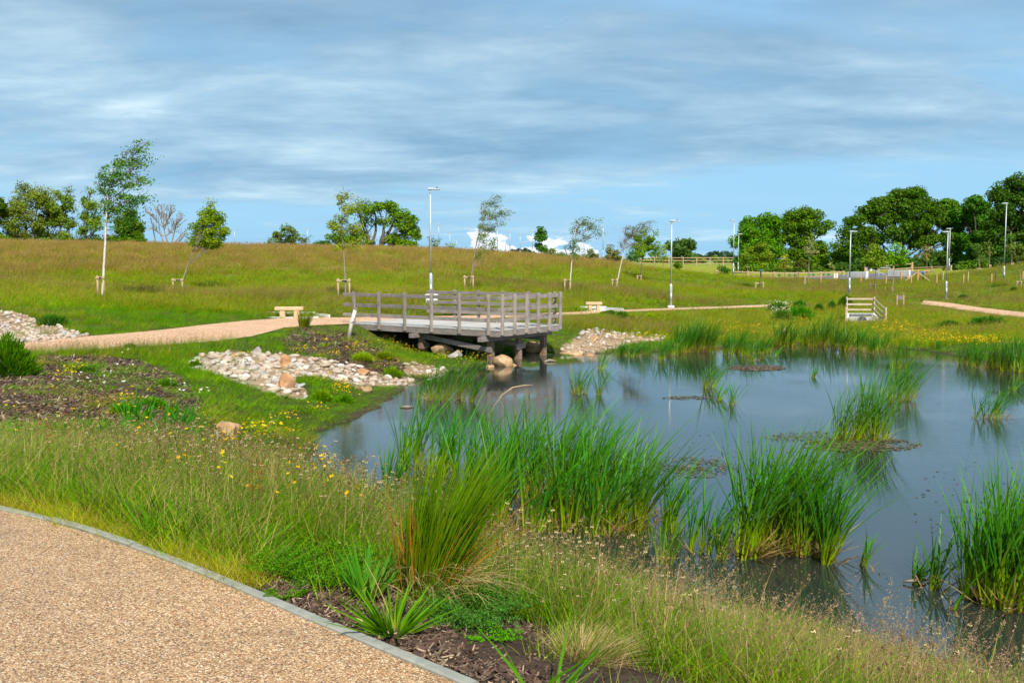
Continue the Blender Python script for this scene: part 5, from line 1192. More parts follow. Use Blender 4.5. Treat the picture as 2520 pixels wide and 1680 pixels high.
T_wide = tuftset('wide_leaf', 4, .35, .28, .06, [((.09,.19,.02),(.10,.25,.02))], 18, 3, .1, .6, .5)
x, y, z = land(26000, 42, 118, -33, 33, 1.15)
fz = ((y > 97) & (x > 13) & (y < 160)); keep = ~fz; x, y, z = x[keep], y[keep], z[keep]
nn = nz(x, y, .13, 2.0) * .5 + nz(x * .5, y, .5, 5.) * .45 + rng.normal(0, .28, len(x)); band = nz(x * .25, y, .22, 1.)
el = np.where(x < 26, z - 2.5, -1.0 + .6 * nz(x, y, .12, 9.) ) + nn * .6
dpf = np.minimum(dist_poly(x, y, pathF), dist_poly(x, y, pathR)); sel_b = el > .15; sel_d = (~sel_b) & ((band + nn * .8 > .55) | ((x > 22) & (nn > -.1)))
sel_b &= (rng.uniform(0, 1, len(x)) < .72); sel_g = ~sel_b & ~sel_d
for m_, T, nm, lb in ((sel_g, T_far_g, 'meadow_grass', 'bright green meadow grass on the lower slopes beyond the path'), (sel_b, T_far_b, 'meadow_grass', 'tall brown seeding meadow grass on the upper hillside'), (sel_d, T_far_d, 'meadow_grass', 'dark olive bands of seeding grass on the slopes')):
    scatter(nm, lb, 'grass', np.stack([x, y, z - .02], 1)[m_], rng.uniform(.7, 1.25, m_.sum()), T, rz=rng.normal(0, .5, m_.sum()), zs=(rng.uniform(.75, 1.2, len(x)) * np.clip(.25 + dpf * .22, .25, 1))[m_])
m_ = (rng.uniform(0, 1, len(x)) < .035 + .05 * (nz(x, y, .4, 3.) > .5)) & (y < 80) & ~sel_b
scatter('weed_leaves', 'darker broad-leaved weeds dotted through the slope grass', 'weeds', np.stack([x, y, z], 1)[m_], rng.uniform(.6, 1.3, m_.sum()), T_wide)
# ---- middle distance banks
T_mid_g = tuftset('mid_green', 5, .24, .22, .008, g_lush, 60, 3, .3, seeds=None)
T_mid_o = tuftset('mid_olive', 6, .26, .27, .008, g_olive + g_lush[1:2], 60, 3, .4, seeds=(6, BR, .014))
x, y, z = land(26000, 13.5, 56, -33, 33, 1.35)
ml = zone(x, y, z, Z_MULCH); cb = zone(x, y, z, Z_COB) | inpoly(x, y, shore_strip)
dsh = dist_poly(x, y, shc); pr = rng.uniform(0, 1, len(x)); patch = nz(x, y, .9, 4.)
green_bed = zone(x, y, z, [([(250,905),(340,900),(430,945),(475,1010),(400,1045),(290,1045),(130,960),(160,925)], 8, 30)])
keep = np.where(green_bed, pr < .30, np.where(ml, (pr < .05) | ((patch > .50) & (pr < .5)) | ((x > -8.5) & (y > 24) & (pr < .35)), True)) & np.where(cb, (pr < .03), True)
x, y, z, ml, dsh, patch = x[keep], y[keep], z[keep], ml[keep], dsh[keep], patch[keep]
dpath = np.minimum(dist_poly(x, y, pathF), dist_poly(x, y, pathR))
zs_ = np.clip(.35 + dsh * .12, .35, 1.0) * np.clip(.3 + dpath * .55, .3, 1) * rng.uniform(.75, 1.25, len(x)); zs_ = np.where(ml, zs_ * .7, zs_) * clearf(x, y) * np.where((y < 19) & (x < -1.5), .62, 1)
olive = (nz(x, y, .35, 7.) + rng.normal(0, .25, len(x)) > .30) | (y > 41)
for m_, T, lb in ((~olive, T_mid_g, 'short lush green grass on the pond banks'), (olive, T_mid_o, 'olive seeding grass on the banks beside the far path')):
    scatter('bank_grass', lb, 'grass', np.stack([x, y, z - .01], 1)[m_], rng.uniform(.75, 1.25, m_.sum()), T, rz=rng.normal(0, .8, m_.sum()), zs=zs_[m_])
m_ = (rng.uniform(0, 1, len(x)) < .05) & (dsh > .5)
T_wm = tuftset('wide_mid', 7, .13, .16, .032, [((.08,.15,.02),(.08,.19,.02)), ((.12,.2,.02),(.15,.28,.02))], 16, 3, .1, .6, .5)
scatter('weed_leaves', 'broad-leaved weeds on the pond banks', 'weeds', np.stack([x, y, z], 1)[m_], rng.uniform(.7, 1.5, m_.sum()), T_wm)
# seeding grass along the near edge of the far path
q = pbd[6:38]; t_ = rng.uniform(0, len(q) - 1.01, 190); i_ = t_.astype(int); f_ = (t_ - i_)[:, None]; P_ = q[i_] * (1 - f_) + q[i_ + 1] * f_
P_ = P_ + np.stack([rng.normal(.25, .22, 190), rng.normal(-.35, .25, 190), np.full(190, -.03)], 1); P_[:, 2] = H(P_[:, 0], P_[:, 1])
T_seed = tuftset('edge_seed', 8, .22, .30, .007, g_lush, 34, 3, .35, seeds=(9, (.30,.21,.09), .016))
scatter('path_edge_grass', 'thin seeding grass leaning over the edge of the far path', 'grass', P_, rng.uniform(.7, 1.05, 190), T_seed, rz=rng.normal(0, .5, 190))
# ---- foreground
T_near = tuftset('near_green', 9, .13, .38, .0066, [((.12,.21,.012),(.13,.29,.012)), ((.18,.26,.015),(.25,.37,.02)), ((.07,.15,.010),(.065,.19,.012)), ((.14,.21,.018),(.22,.30,.028)), ((.10,.20,.012),(.11,.28,.014))], 38, 4, .3, .35, .28, seeds=(2, (.36,.28,.13), .010), straw=.06)
T_nearf = tuftset('near_fine', 10, .11, .36, .0042, [((.15,.21,.02),(.22,.29,.035)), ((.11,.20,.013),(.15,.29,.018)), ((.24,.23,.05),(.36,.33,.09)), ((.09,.16,.012),(.09,.20,.015)), ((.16,.20,.02),(.22,.26,.03))], 46, 4, .7, .4, .28, seeds=(3, PU, .010), straw=.16)
T_short = tuftset('near_short', 11, .12, .15, .0035, [((.30,.29,.03),(.42,.37,.04)), ((.22,.29,.02),(.30,.38,.03))], 50, 3, .1, .5, .5, straw=.2)
x, y, z = land(26000, 3.0, 15, -33, 33, 1.05)
ex = dist_poly(x, y, edge, False); px, py = proj(x, y, z); pr = rng.uniform(0, 1, len(x))
mulp = inpoly(x, y, nearbank) & (px > 640); mulz = zone(x, y, z, Z_MULCH); st = inpoly(x, y, shore_strip)
keep = np.where(mulp, pr < .012, True) & np.where(mulz, pr < .06, True) & np.where(st, pr < .05, True) & (ex > .05)
# thin the grass in the bed beside the kerb
edgeclear = (px > 640) & (ex < .72 + .25 * nz(x, y, 1.6, 2.)); keep &= ~(edgeclear & (pr > .015))
x, y, z, px, py, ex = x[keep], y[keep], z[keep], px[keep], py[keep], ex[keep]
short = (ex < .22 + .06 * nz(x, y, 2., 1.)) & (px < 660)
fine = ~short & ((px - 1380 + 260 * nz(x, y, .8, 3.)) > 0) & ((rng.uniform(0, 1, len(x)) < .66) | (nz(x, y, 1.4, 8.) > .35))
gr = ~short & ~fine
dsh = dist_poly(x, y, shc); zz_ = np.clip(.45 + ex * .38, .45, 1.0) * np.clip(.16 + dsh * .15, .16, 1) * np.clip(1.7 - y / 16, .55, 1) * np.where(px < 760, np.clip((py - 1065) / 120, .22, 1), 1) * clearf(x, y) * np.clip(.07 + .26 * dist_poly(x, y, shore_strip), .07, 1) * rng.uniform(.7, 1.2, len(x))
for m_, T, lb in ((short, T_short, 'short yellowing grass along the kerb of the near path'), (gr, T_near, 'tall green foreground meadow grass between path and pond'), (fine, T_nearf, 'feathery straw-coloured seeding grass at the lower right')):
    scatter('foreground_grass', lb, 'grass', np.stack([x, y, z - .01], 1)[m_], rng.uniform(.8, 1.25, m_.sum()), T, rz=rng.normal(0, .7, m_.sum()), zs=zz_[m_] if T is not T_short else None)
fgx, fgy, fgz, fgpx, fgpy, fgex, fgs = x, y, z, px, py, ex, zz_
# broad plantain leaves in the foreground
m_ = gr & (rng.uniform(0, 1, len(x)) < .045)
T_pl = tuftset('plantain_leaf', 12, .05, .26, .020, [((.12,.2,.025),(.075,.2,.02)), ((.1,.18,.03),(.06,.16,.03))], 12, 4, .1, .5, .45)
scatter('plantain_leaves', 'narrow ribbed weed leaves in the foreground meadow', 'weeds', np.stack([x, y, z], 1)[m_], rng.uniform(.8, 1.5, m_.sum()), T_pl)
# plantain heads
def headmesh(k):
    rg = np.random.default_rng(k); s = MB(); hh = rg.uniform(.42, .58); lx, ly = rg.normal(.06, .05), rg.normal(0, .04)
    pth = [(0, 0, 0), (lx * .3, ly * .3, hh * .5), (lx, ly, hh)]; s.tube(pth, [.0016, .0014, .0012], 4, mi=0)
    d_ = np.array([lx * 1.5, ly * 1.5, hh]); d_ /= np.linalg.norm(d_); p = np.array([lx, ly, hh]); L_ = rg.uniform(.018, .042); n0 = len(s.v)
    s.tube([p, p + d_ * L_ * .25, p + d_ * L_ * .7, p + d_ * L_], [.003, .0062, .0056, .0015], 6, mi=0)
    col_ = [(.16,.2,.05)] * n0 + [(.20,.14,.065)] * (len(s.v) - n0)
    V_ = np.array(s.v); fs = list(s.f)
    if k % 3 < 2:          # ring of pale stamens
        for a in np.linspace(0, 6.28, 13)[:-1]:
            c = p + d_ * L_ * rg.uniform(.15, .5) + np.array([math.cos(a), math.sin(a), 0]) * .0085; n = len(V_)
            w_ = .0026; V_ = np.vstack([V_, c + (-w_, 0, 0), c + (0, w_, w_), c + (w_, 0, 0), c + (0, -w_, -w_)]); fs.append((n, n + 1, n + 2, n + 3)); col_ += [(.66,.56,.33)] * 4
    return link_mesh('plantain_head_piece', V_, fs, M['petal'], 'nolink', col=np.array(col_))
T_head = coll('plantain_heads', [headmesh(k) for k in range(8)])
w_ = np.where(fgpx < 1000, np.clip((fgpy - 900) / 200, 0, 1) * np.clip(fgpx / 500, .25, 1), .9) * (fgex > .45) * (fgs > .24) * np.clip(1.6 - np.hypot(fgx, fgy) / 16, .2, 1)
m_ = (rng.uniform(0, 1, len(fgx)) < .42 * w_ * (1 + .9 * nz(fgx, fgy, 1.1, 6.)) * np.where(fgpx > 1500, .25, np.where(fgpx > 1000, .8, 1)))
P_ = np.concatenate([np.stack([fgx, fgy, fgz], 1)[m_] + np.array([rng.normal(0, .07, m_.sum()), rng.normal(0, .07, m_.sum()), 0 * fgx[m_]]).T for _ in range(4)])
scatter('plantain_flowers', 'brown and cream plantain flower heads over the foreground grass', 'flowers', P_, rng.uniform(.75, 1.0, len(P_)) * np.clip(np.tile(fgs[m_], 4) * 1.15, .35, 1), T_head, tilt=.14)
# tall purple-brown panicles at the right
def panicle(k):
    rg = np.random.default_rng(k + 50); n = 4; base = rg.normal(size=(n, 3)) * [.05, .05, 0]; az = rg.normal(0, .5, n); hh = rg.uniform(.55, .85, n)
    V_, F_, C_ = blades(base, az, hh, .0022, np.full(n, .18), np.full(n, .3), (.22,.22,.07), (.30,.22,.12), None, 5, .2, .2, .1, taper=.5, rg=rg)
    parts = [(V_, F_, C_)]
    for j in range(n):
        for _ in range(34):
            t = rg.uniform(.74, 1.0); o_ = .18 * t + .3 * t * t; up_ = t * math.sqrt(1 - (.18 * .6 + .3 * .45) ** 2)
            c = base[j] + np.array([hh[j] * (math.cos(az[j]) * o_ + .2 * t ** 1.8), hh[j] * math.sin(az[j]) * o_, hh[j] * up_ * .97]) + rg.normal(size=3) * .016 * (1.25 - t) * 1.3
            parts.append(quads(c[None], .015, PU if k % 2 else (.38,.30,.17), .3, .35, rg))
    V_, F_, C_ = merge(parts); return link_mesh('panicle_piece', V_, F_, M['petal'], 'nolink', col=C_)
T_pan = coll('panicles', [panicle(k) for k in range(6)])
m_ = (rng.uniform(0, 1, len(fgx)) < np.where(fgpx > 1350, .08, .006)) & (fgex > 1.2) & (fgs > .3) 
scatter('seeding_grass_heads', 'purplish feathery seed heads leaning right over the lower right bank', 'grass', np.stack([fgx, fgy, fgz], 1)[m_], rng.uniform(.55, .8, m_.sum()) * np.clip(fgs[m_] * 1.1, .45, .95), T_pan, rz=rng.normal(0, .45, m_.sum()))
# red sorrel spikes
def sorrel(k):
    rg = np.random.default_rng(k + 80); V1 = blades(np.zeros((1, 3)), [0.2 * k], .5, .003, .1, .1, (.2,.12,.05), (.35,.10,.06), None, 3, .1, rg=rg, taper=.5)
    P_ = np.stack([rg.normal(.05, .018, 60), rg.normal(0, .016, 60), rg.uniform(.28, .52, 60)], 1); V2 = quads(P_, .012, (.38,.10,.07), .3, .7, rg)
    V_, F_, C_ = merge([V1, V2]); return link_mesh('sorrel_piece', V_, F_, M['petal'], 'nolink', col=C_)
T_sor = coll('sorrel', [sorrel(k) for k in range(3)])
m_ = (rng.uniform(0, 1, len(fgx)) < .004) & (fgex > .6) & (fgs > .5) & (fgpx < 1400)
scatter('red_sorrel', 'reddish sorrel flower spikes in the foreground meadow', 'flowers', np.stack([fgx, fgy, fgz], 1)[m_], rng.uniform(.7, 1.1, m_.sum()), T_sor)
# buttercups
def butter(k, colr=(.80,.50,.01), big=1.0, nfl=1, hh=.42, spread=.0, centre=None):
    rg = np.random.default_rng(k + 7); V_ = []; fs = []; cc = []
    for _ in range(nfl):
        ox, oy = rg.normal(0, 1, 2) * spread; h_ = hh * rg.uniform(.7, 1.1); n = len(V_)
        V_ += [(ox - .0012, oy, 0), (ox + .0012, oy, 0), (ox + .0012, oy, h_), (ox - .0012, oy, h_)]; fs.append((n, n + 1, n + 2, n + 3)); cc += [(.12,.2,.03)] * 4
        tl = rg.normal(0, .35, 2)
        for a in range(5):
            a0 = a * 1.2566 + rg.uniform(-.1, .1); r_ = .012 * big; n = len(V_)
            for (rr_, da, dz) in ((.1, 0, 0), (.8, -.55, .5), (1.1, 0, .75), (.8, .55, .5)):
                xx, yy = rr_ * r_ * math.cos(a0 + da), rr_ * r_ * math.sin(a0 + da); V_.append((ox + xx, oy + yy, h_ + dz * r_ + tl[0] * xx + tl[1] * yy))
            fs.append((n, n + 1, n + 2, n + 3)); cc += [colr] * 4
        if centre is not None:
            n = len(V_); r_ = .004 * big; V_ += [(ox - r_, oy - r_, h_ + r_), (ox + r_, oy - r_, h_ + r_), (ox + r_, oy + r_, h_ + r_), (ox - r_, oy + r_, h_ + r_)]; fs.append((n, n + 1, n + 2, n + 3)); cc += [centre] * 4
    return link_mesh('flower_piece', np.array(V_), fs, M['petal'], 'nolink', col=np.array(cc))
T_but = coll('buttercups', [butter(k) for k in range(4)])
T_butm = coll('buttercups_mid', [butter(k, nfl=6, big=1.9, hh=.32, spread=.16) for k in range(4)])
T_butf = coll('buttercups_far', [butter(k, nfl=8, big=2.3, hh=.26, spread=.3) for k in range(4)])
T_dai = coll('daisies', [butter(k, (.85,.85,.80), 2.2, 5, .35, .16, (.7,.45,.02)) for k in range(3)])
def at_px(lst, jx, jy, n):
    out = []
    for (a, b) in lst:
        for _ in range(n): out.append(G(a + rng.normal(0, jx), b + rng.normal(0, jy)))
    return np.array(out)
m_ = (rng.uniform(0, 1, len(fgx)) < np.where(fgpx < 900, .028, .001)) & (fgex > .4)
P_ = np.stack([fgx, fgy, fgz + .03], 1)[m_]
P2 = at_px([(60,1130),(150,1125),(260,1130),(350,1230),(430,1230),(420,1270),(520,1270),(710,1360),(630,1365),(800,1305),(780,1330),(560,1130),(600,1120),(620,1125),(120,1125)], 10, 6, 3)
scatter('buttercups', 'yellow buttercups scattered in the foreground meadow', 'flowers', np.concatenate([P_, P2]), rng.uniform(.8, 1.2, len(P_) + len(P2)), T_but, tilt=.1)
P2 = at_px([(560,905),(600,895),(740,880),(770,885),(790,870),(820,885),(800,950),(840,975),(850,980),(830,970),(860,985),(790,1030),(700,1060),(680,1090),(640,1090),(950,870),(880,868),(900,872),(870,880),(960,915),(1030,880),(1080,900),(1150,905),(1180,895),(1195,890),(1010,870),(560,1130),(320,1010),(200,930),(160,955),(640,1105),(1210,870),(1110,885)], 10, 5, 4)
scatter('buttercups', 'yellow marsh flowers in small groups on the left bank', 'flowers', P2, rng.uniform(.7, 1.1, len(P2)), T_butm)
P2 = at_px([(1560,838),(1600,842),(1530,845),(1760,800),(1820,812),(1840,818),(1850,830),(1780,826),(1870,815),(1950,815),(1960,800),(2000,805),(2150,790),(2165,795),(2180,805),(2100,800)], 12, 4, 4)
P3 = at_px([(2170,815),(2200,820),(2230,822),(2260,828),(2290,835),(2310,838),(2330,840),(2350,838),(2370,845),(2400,850),(2420,852),(2450,848),(2470,846),(2220,812),(2250,818),(2180,825),(2340,850),(2320,846),(2440,858),(2300,850),(2160,800),(2200,808)], 22, 5, 5)
P2 = np.concatenate([P2, P3]); P2 = P2[H(P2[:, 0], P2[:, 1]) > -.05]
scatter('marsh_marigolds', 'drifts of yellow flowers along the far right bank', 'flowers', P2, rng.uniform(.7, 1.1, len(P2)), T_butf)
P2 = at_px([(285,868),(280,870),(320,880),(280,945),(218,955),(270,970),(410,960),(435,968),(440,975),(460,985),(490,980),(515,982),(220,970),(290,918)], 6, 3, 1)
scatter('daisies', 'few white daisies in the bark bed at left', 'flowers', P2, rng.uniform(.5, .8, len(P2)), T_dai)
P2 = at_px([(1920,760),(1935,765),(1925,770),(1900,768),(1940,755),(1935,775),(1915,778)], 8, 5, 7)
scatter('daisies', 'white daisy clump before the green shrubs on the far bank', 'flowers', P2, rng.uniform(.8, 1.2, len(P2)), T_dai)

# ---- bark chips
def chip(k, c, s_=(1, .22, .12)):
    rg = np.random.default_rng(k); b = MB(); b.box((0, 0, 0), s_); V_ = np.array(b.v) + rg.normal(size=(8, 3)) * np.array(s_) * .18
    return link_mesh('chip_piece', V_, b.f, M['chip'], 'nolink', col=np.broadcast_to(np.array(c), (8, 3)))
T_chip = coll('chips', [chip(1, (.06,.035,.025)), chip(2, (.10,.06,.04)), chip(3, (.05,.032,.028)), chip(4, (.20,.14,.09)), chip(5, (.075,.045,.03), (1, .5, .15)), chip(6, (.13,.085,.06)), chip(7, (.36,.27,.17), (1.6, .10, .08)), chip(8, (.09,.055,.04), (.8, .5, .3))])
lo, hi_ = nearbank.min(0), nearbank.max(0); N = 130000
x = rng.uniform(max(lo[0], -3), min(hi_[0], 5), N); y = rng.uniform(max(lo[1], 1.5), min(hi_[1], 8), N); m_ = inpoly(x, y, off_poly) if False else inpoly(x, y, np.concatenate([off(edge, .08)[6:18], off(edge, 1.1)[6:18][::-1]]))
x, y = x[m_], y[m_]; z = H(x, y); px, py = proj(x, y, z); m_ = (px > 640) & (px < 2600) & (rng.uniform(0, 1, len(x)) < .98); x, y, z = x[m_], y[m_], z[m_]
scatter('bark_mulch', 'dark bark chippings beside the kerb in the foreground', 'bark mulch', np.stack([x, y, z + .012], 1), rng.uniform(.012, .05, len(x)), T_chip, tilt=.35)
x, y, z = land(42000, 9, 30, -33, 0, 1.2); m_ = zone(x, y, z, Z_MULCH[:1]); x, y, z = x[m_], y[m_], z[m_]
scatter('bark_mulch', 'dark bark chippings of the large bed at left', 'bark mulch', np.stack([x, y, z + .015], 1), rng.uniform(.04, .12, len(x)), T_chip, tilt=.35)
x, y, z = land(60000, 24, 62, -20, 33, 1.2); m_ = zone(x, y, z, Z_MULCH[1:]); x, y, z = x[m_], y[m_], z[m_]
scatter('bark_mulch', 'bark chippings of the small beds round the pond', 'bark mulch', np.stack([x, y, z + .015], 1), rng.uniform(.06, .16, len(x)), T_chip, tilt=.35)
# the many smaller cobbles
obs = []
for k in range(7): obs.append(bpy.data.objects.new('cobble_piece', cobm[k]))
T_cob = coll('cobble_pieces', obs); RS = np.array([(q[0], q[1], q[2] + q[3] * .12) for q in rest]); 
o = scatter('cobbles', 'smaller pale cobbles and pebbles filling the stony patches', 'cobbles', RS, np.array([q[3] for q in rest]), T_cob, tilt=.3)

# ================================================================== REEDS
RB0 = (.38,.48,.02); RM = (.045,.16,.028); RT_ = (.095,.27,.025)
def reeds(px, py, wpx, hpx, n, label, group, wind=.30, z=0.0, dpt=.7, dark=1.0, dead=.06, wid=.015, P=None):
    p = PZ(px, py, z) if P is None else np.array(P, float); d = p[1]; s_ = d / F; W2 = wpx * s_; hh = hpx * s_ * 1.22
    rg = np.random.default_rng(int(px * 31 + py * 7)); V_ = []; 
    o3 = []
    for _ in range(n):
        a = rg.uniform(0, 6.283); r_ = rg.uniform(0, 1) ** .6; bx, by = W2 * r_ * math.cos(a), W2 * dpt * r_ * math.sin(a)
        nl = rg.integers(5, 9); base = np.tile([bx, by, -.12], (nl, 1)) + rg.normal(size=(nl, 3)) * [.012, .012, 0]
        az = rg.normal(0, 1.3, nl) + (math.pi if rg.uniform() < .35 else 0); hs = hh * rg.uniform(.6, 1.05, nl) * rg.uniform(.8, 1.0)
        wv = wid * rg.uniform(.7, 1.25, nl) * max(1, d / 26)
        bc = rg.uniform(.6, 1.25); 
        if rg.uniform() < dead: o3.append(blades(base, az, hs * .4, wv, np.full(nl, .7), rg.uniform(.2, .8, nl), (.28,.18,.08), (.36,.25,.12), None, 3, .2, .2, .4, .6, rg=rg)); continue
        o3.append(blades(base, az, hs * 1.06, wv, rg.uniform(.03, .26, nl), rg.uniform(0, .38, nl), np.array(RB0) * bc, np.array(RM) * dark * rg.uniform(.65, 1.5) * np.array([rg.uniform(.8, 1.7), 1, 1]), np.array(RT_) * dark * rg.uniform(.9, 1.2), 7, wind * rg.uniform(.3, 1.5), .22, .35, .7, rg=rg))
    k = n * 3; a = rg.uniform(0, 6.283, k); r_ = rg.uniform(.1, 1.15, k); bs = np.stack([W2 * r_ * np.cos(a), W2 * dpt * r_ * np.sin(a), np.full(k, -.03)], 1)   # dead litter at the foot
    o3.append(blades(bs, rg.uniform(0, 6.283, k), hh * rg.uniform(.06, .30, k), wid * .8 * max(1, d / 26), rg.uniform(.3, 1.1, k), rg.uniform(-.3, .5, k), (.15,.09,.045), (.34,.24,.12), None, 3, .1, .3, .4, .7, rg=rg))
    V_, F_, C_ = merge(o3); o = link_mesh('cattail_clump', V_, F_, M['reed'], None, col=C_); o.location = (p[0], p[1], z)
    return tag(o, label, 'reeds', group)
GA = 'cattail clumps in the foreground water'
big = [(965,1222,26,185,9,'lone cattail clump at the left end of the foreground reeds'),(1020,1150,50,190,16,'cattail clump behind and right of the lone left clump'),(1085,1170,50,200,16,'cattail clump standing behind the tall grass tussock'),
       (1150,1215,46,240,16,'cattail clump just right of the tall grass tussock'),(1215,1190,46,230,18,'cattail clump behind the left part of the main reed bed'),(1225,1270,40,270,14,'front clump of the main reed bed nearest the tussock'),(1290,1205,50,250,20,'rear cattail clump under the arching dry reed'),
       (1300,1290,38,240,12,'front cattail clump left of the main bed centre'),(1360,1215,52,260,22,'tallest cattail clump at the back of the main reed bed'),(1385,1290,40,280,14,'front cattail clump at the centre of the main bed'),(1430,1225,50,250,20,'rear cattail clump right of the tallest one'),
       (1470,1300,40,260,14,'front cattail clump right of the main bed centre'),(1500,1240,46,240,16,'rear cattail clump at the right of the main bed'),(1545,1290,40,265,15,'cattail clump next to the broken brown reeds'),(1590,1260,36,225,12,'cattail clump leaning right behind the broken brown reeds'),(1640,1365,20,150,4,'small front clump with leaves nearly in the stones'),
       (1650,1290,34,205,11,'thin cattail clump before the right-hand reed group'),(1715,1360,28,225,8,'cattail clump at the left of the right-hand reed group'),(1775,1375,22,170,5,'short cattail clump left of the tall dense group'),
       (1830,1370,36,330,18,'tall cattail clump with one high straight leaf'),(1880,1362,42,330,24,'dense cattail clump in the middle of the right-hand group'),(1935,1365,42,320,24,'dense cattail clump right of the middle of its group'),(1990,1368,40,300,18,'cattail clump near the right end of its group'),(2042,1385,28,270,10,'outermost right clump of the dense right-hand group'),
       (2115,1392,7,110,2,'small pair of young shoots left of a taller shoot'),(2132,1400,6,150,2,'young cattail shoots in the open water below the island'),(2158,1410,6,110,1,'single young shoot right of the young shoots'),
       (2250,1435,16,130,4,'small cattail clump with drifting stick'),(2300,1448,24,170,7,'cattail clump left of the tall right-edge bed'),(2345,1500,14,150,4,'small low clump before the tall right-edge bed'),
       (2405,1470,40,320,20,'left clump of the tall bed at the right edge'),(2455,1490,42,350,24,'middle clump of the tall bed at the right edge'),(2510,1500,40,400,22,'highest clump of the tall bed at the right edge'),(2570,1480,44,380,18,'cattail clump beyond the right edge of the photo'),(2440,1440,40,330,18,'rear clump of the tall bed at the right edge')]
for b in big: reeds(b[0], b[1] + (18 if b[0] < 1700 and b[1] > 1180 else 0), b[2], b[3], max(1, int(b[4] * .8)), b[5], GA, wind=.24, wid=.022, dead=.09)
GB = 'cattail clumps in the open pond'
for b in [(2062,1082,22,150,7,'left clump on the weed island'),(2090,1084,22,165,8,'second clump on the weed island'),(2118,1080,22,180,9,'middle clump on the weed island'),(2150,1082,22,190,9,'tall clump on the right of the weed island'),(2180,1080,18,120,5,'low clump at the right end of the weed island'),
          (2195,990,24,120,9,'cattail clump behind the weed island'),(2228,985,22,140,8,'right-leaning clump behind the weed island'),(2215,905,24,80,8,'small reeds behind the island clumps'),
          (2420,1030,22,95,8,'cattail clump in the water at the right with long reflection'),(2455,1030,20,90,7,'right half of the reflected clump at the right'),(2490,960,10,60,3,'short reeds at the far right edge'),
          (1734,955,10,95,5,'tall thin clump left in the open water'),(1752,954,10,90,4,'thin clump leaning right beside the tall thin clump'),(1768,985,8,65,3,'short front clump below the thin pair'),(1802,995,10,65,4,'clump bending far right with a broken stem'),
          (1412,970,12,88,5,'thin clump standing left in the pond before the platform'),(1432,968,8,70,3,'small companion of the thin clump before the platform'),(1478,908,12,65,5,'small rear clump in line with the far bank'),(1474,972,9,85,4,'narrow clump in front of the small rear clump'),
          (2000,928,7,40,3,'tiny sprig in the water right of the brown mat'),(1905,880,6,40,2,'tiny reed sprig before the far reeds'),(2015,1000,1,1,0,'')]:
    if b[4]: reeds(*b, GB, wind=.30, wid=.017)
GC = 'reeds near the platform'
for b in [(1032,982,14,85,6,'leftmost clump of the reeds near the platform'),(1062,985,20,110,11,'clump with bright stems left in the platform reeds'),(1095,985,20,115,12,'middle clump of the platform reeds'),(1122,980,20,115,10,'right middle clump of the platform reeds'),(1152,988,18,95,8,'rightmost clump of the platform reeds leaning right'),(1010,978,6,45,2,'tiny yellow-green shoots left of the platform reeds')]:
    reeds(*b, GC, wind=.30, wid=.014)
GE = 'reeds along the far bank'
far = [(1530,872,16,35,8),(1560,876,18,40,8),(1590,872,14,36,7),(1625,885,12,55,6),(1650,873,14,50,6),(1682,868,18,75,12),(1710,866,20,80,14),(1742,866,20,78,12),(1672,862,12,60,6),(1790,872,14,60,7),(1815,868,14,62,7),(1835,876,12,64,6),(1850,888,9,50,4),(1870,872,12,55,5),(1888,868,8,40,3),(1918,850,14,62,7),(1945,852,14,58,7),(1975,848,14,50,6),(2005,852,14,70,7),(2030,850,16,72,8),(2058,858,18,70,9),(2085,862,18,60,8),(2110,860,18,62,8),(2140,868,16,60,7),(2165,862,14,50,5),
       (2375,895,18,60,7),(2400,905,16,70,7),(2440,905,20,70,9),(2470,912,20,80,9),(2505,915,20,85,9),(2540,915,20,80,7),(2495,880,18,60,7),(2190,848,12,40,4),(2310,865,8,35,3)]
desc = ['short','tallish','thin','dense','leaning','ragged','bright-stemmed','dark']
marks = lambda x: 'below the far cobble patch' if x < 1610 else 'left of the wide reed gap' if x < 1765 else 'before the green shrubs' if x < 1900 else 'left of the outlet' if x < 2060 else 'in front of the outlet' if x < 2180 else 'before the yellow flowers' if x < 2360 else 'at the far right bank'
cnt = {}
for a, b, w2, hh, n in far:
    mk = marks(a); cnt[mk] = cnt.get(mk, 0) + 1
    p = PZ(a, b, 0)
    reeds(a, b, w2, hh * 1.12, int(n * 1.7), '%s reeds on the far bank %s, %s from left' % (desc[(a // 7) % 8], mk, ['first','second','third','fourth','fifth','sixth','seventh','eighth','ninth','tenth'][cnt[mk] - 1]), GE, wind=.20, wid=.014, dark=.85)
# irises in the bank at left
for a, b, w2, hh, n, lab in [(338,1062,30,110,9,'dark green iris clump left, in the bark bed'),(395,1078,10,60,3,'small iris sprig between the two iris clumps'),(438,1098,40,130,13,'dark green iris clump right, near the orange boulder')]:
    p = G(a, b); reeds(a, b, w2, hh, n, lab, 'iris clumps', wind=.12, z=p[2], P=p, wid=.024, dead=0)
    C.objects[-1].name = 'iris_clump'
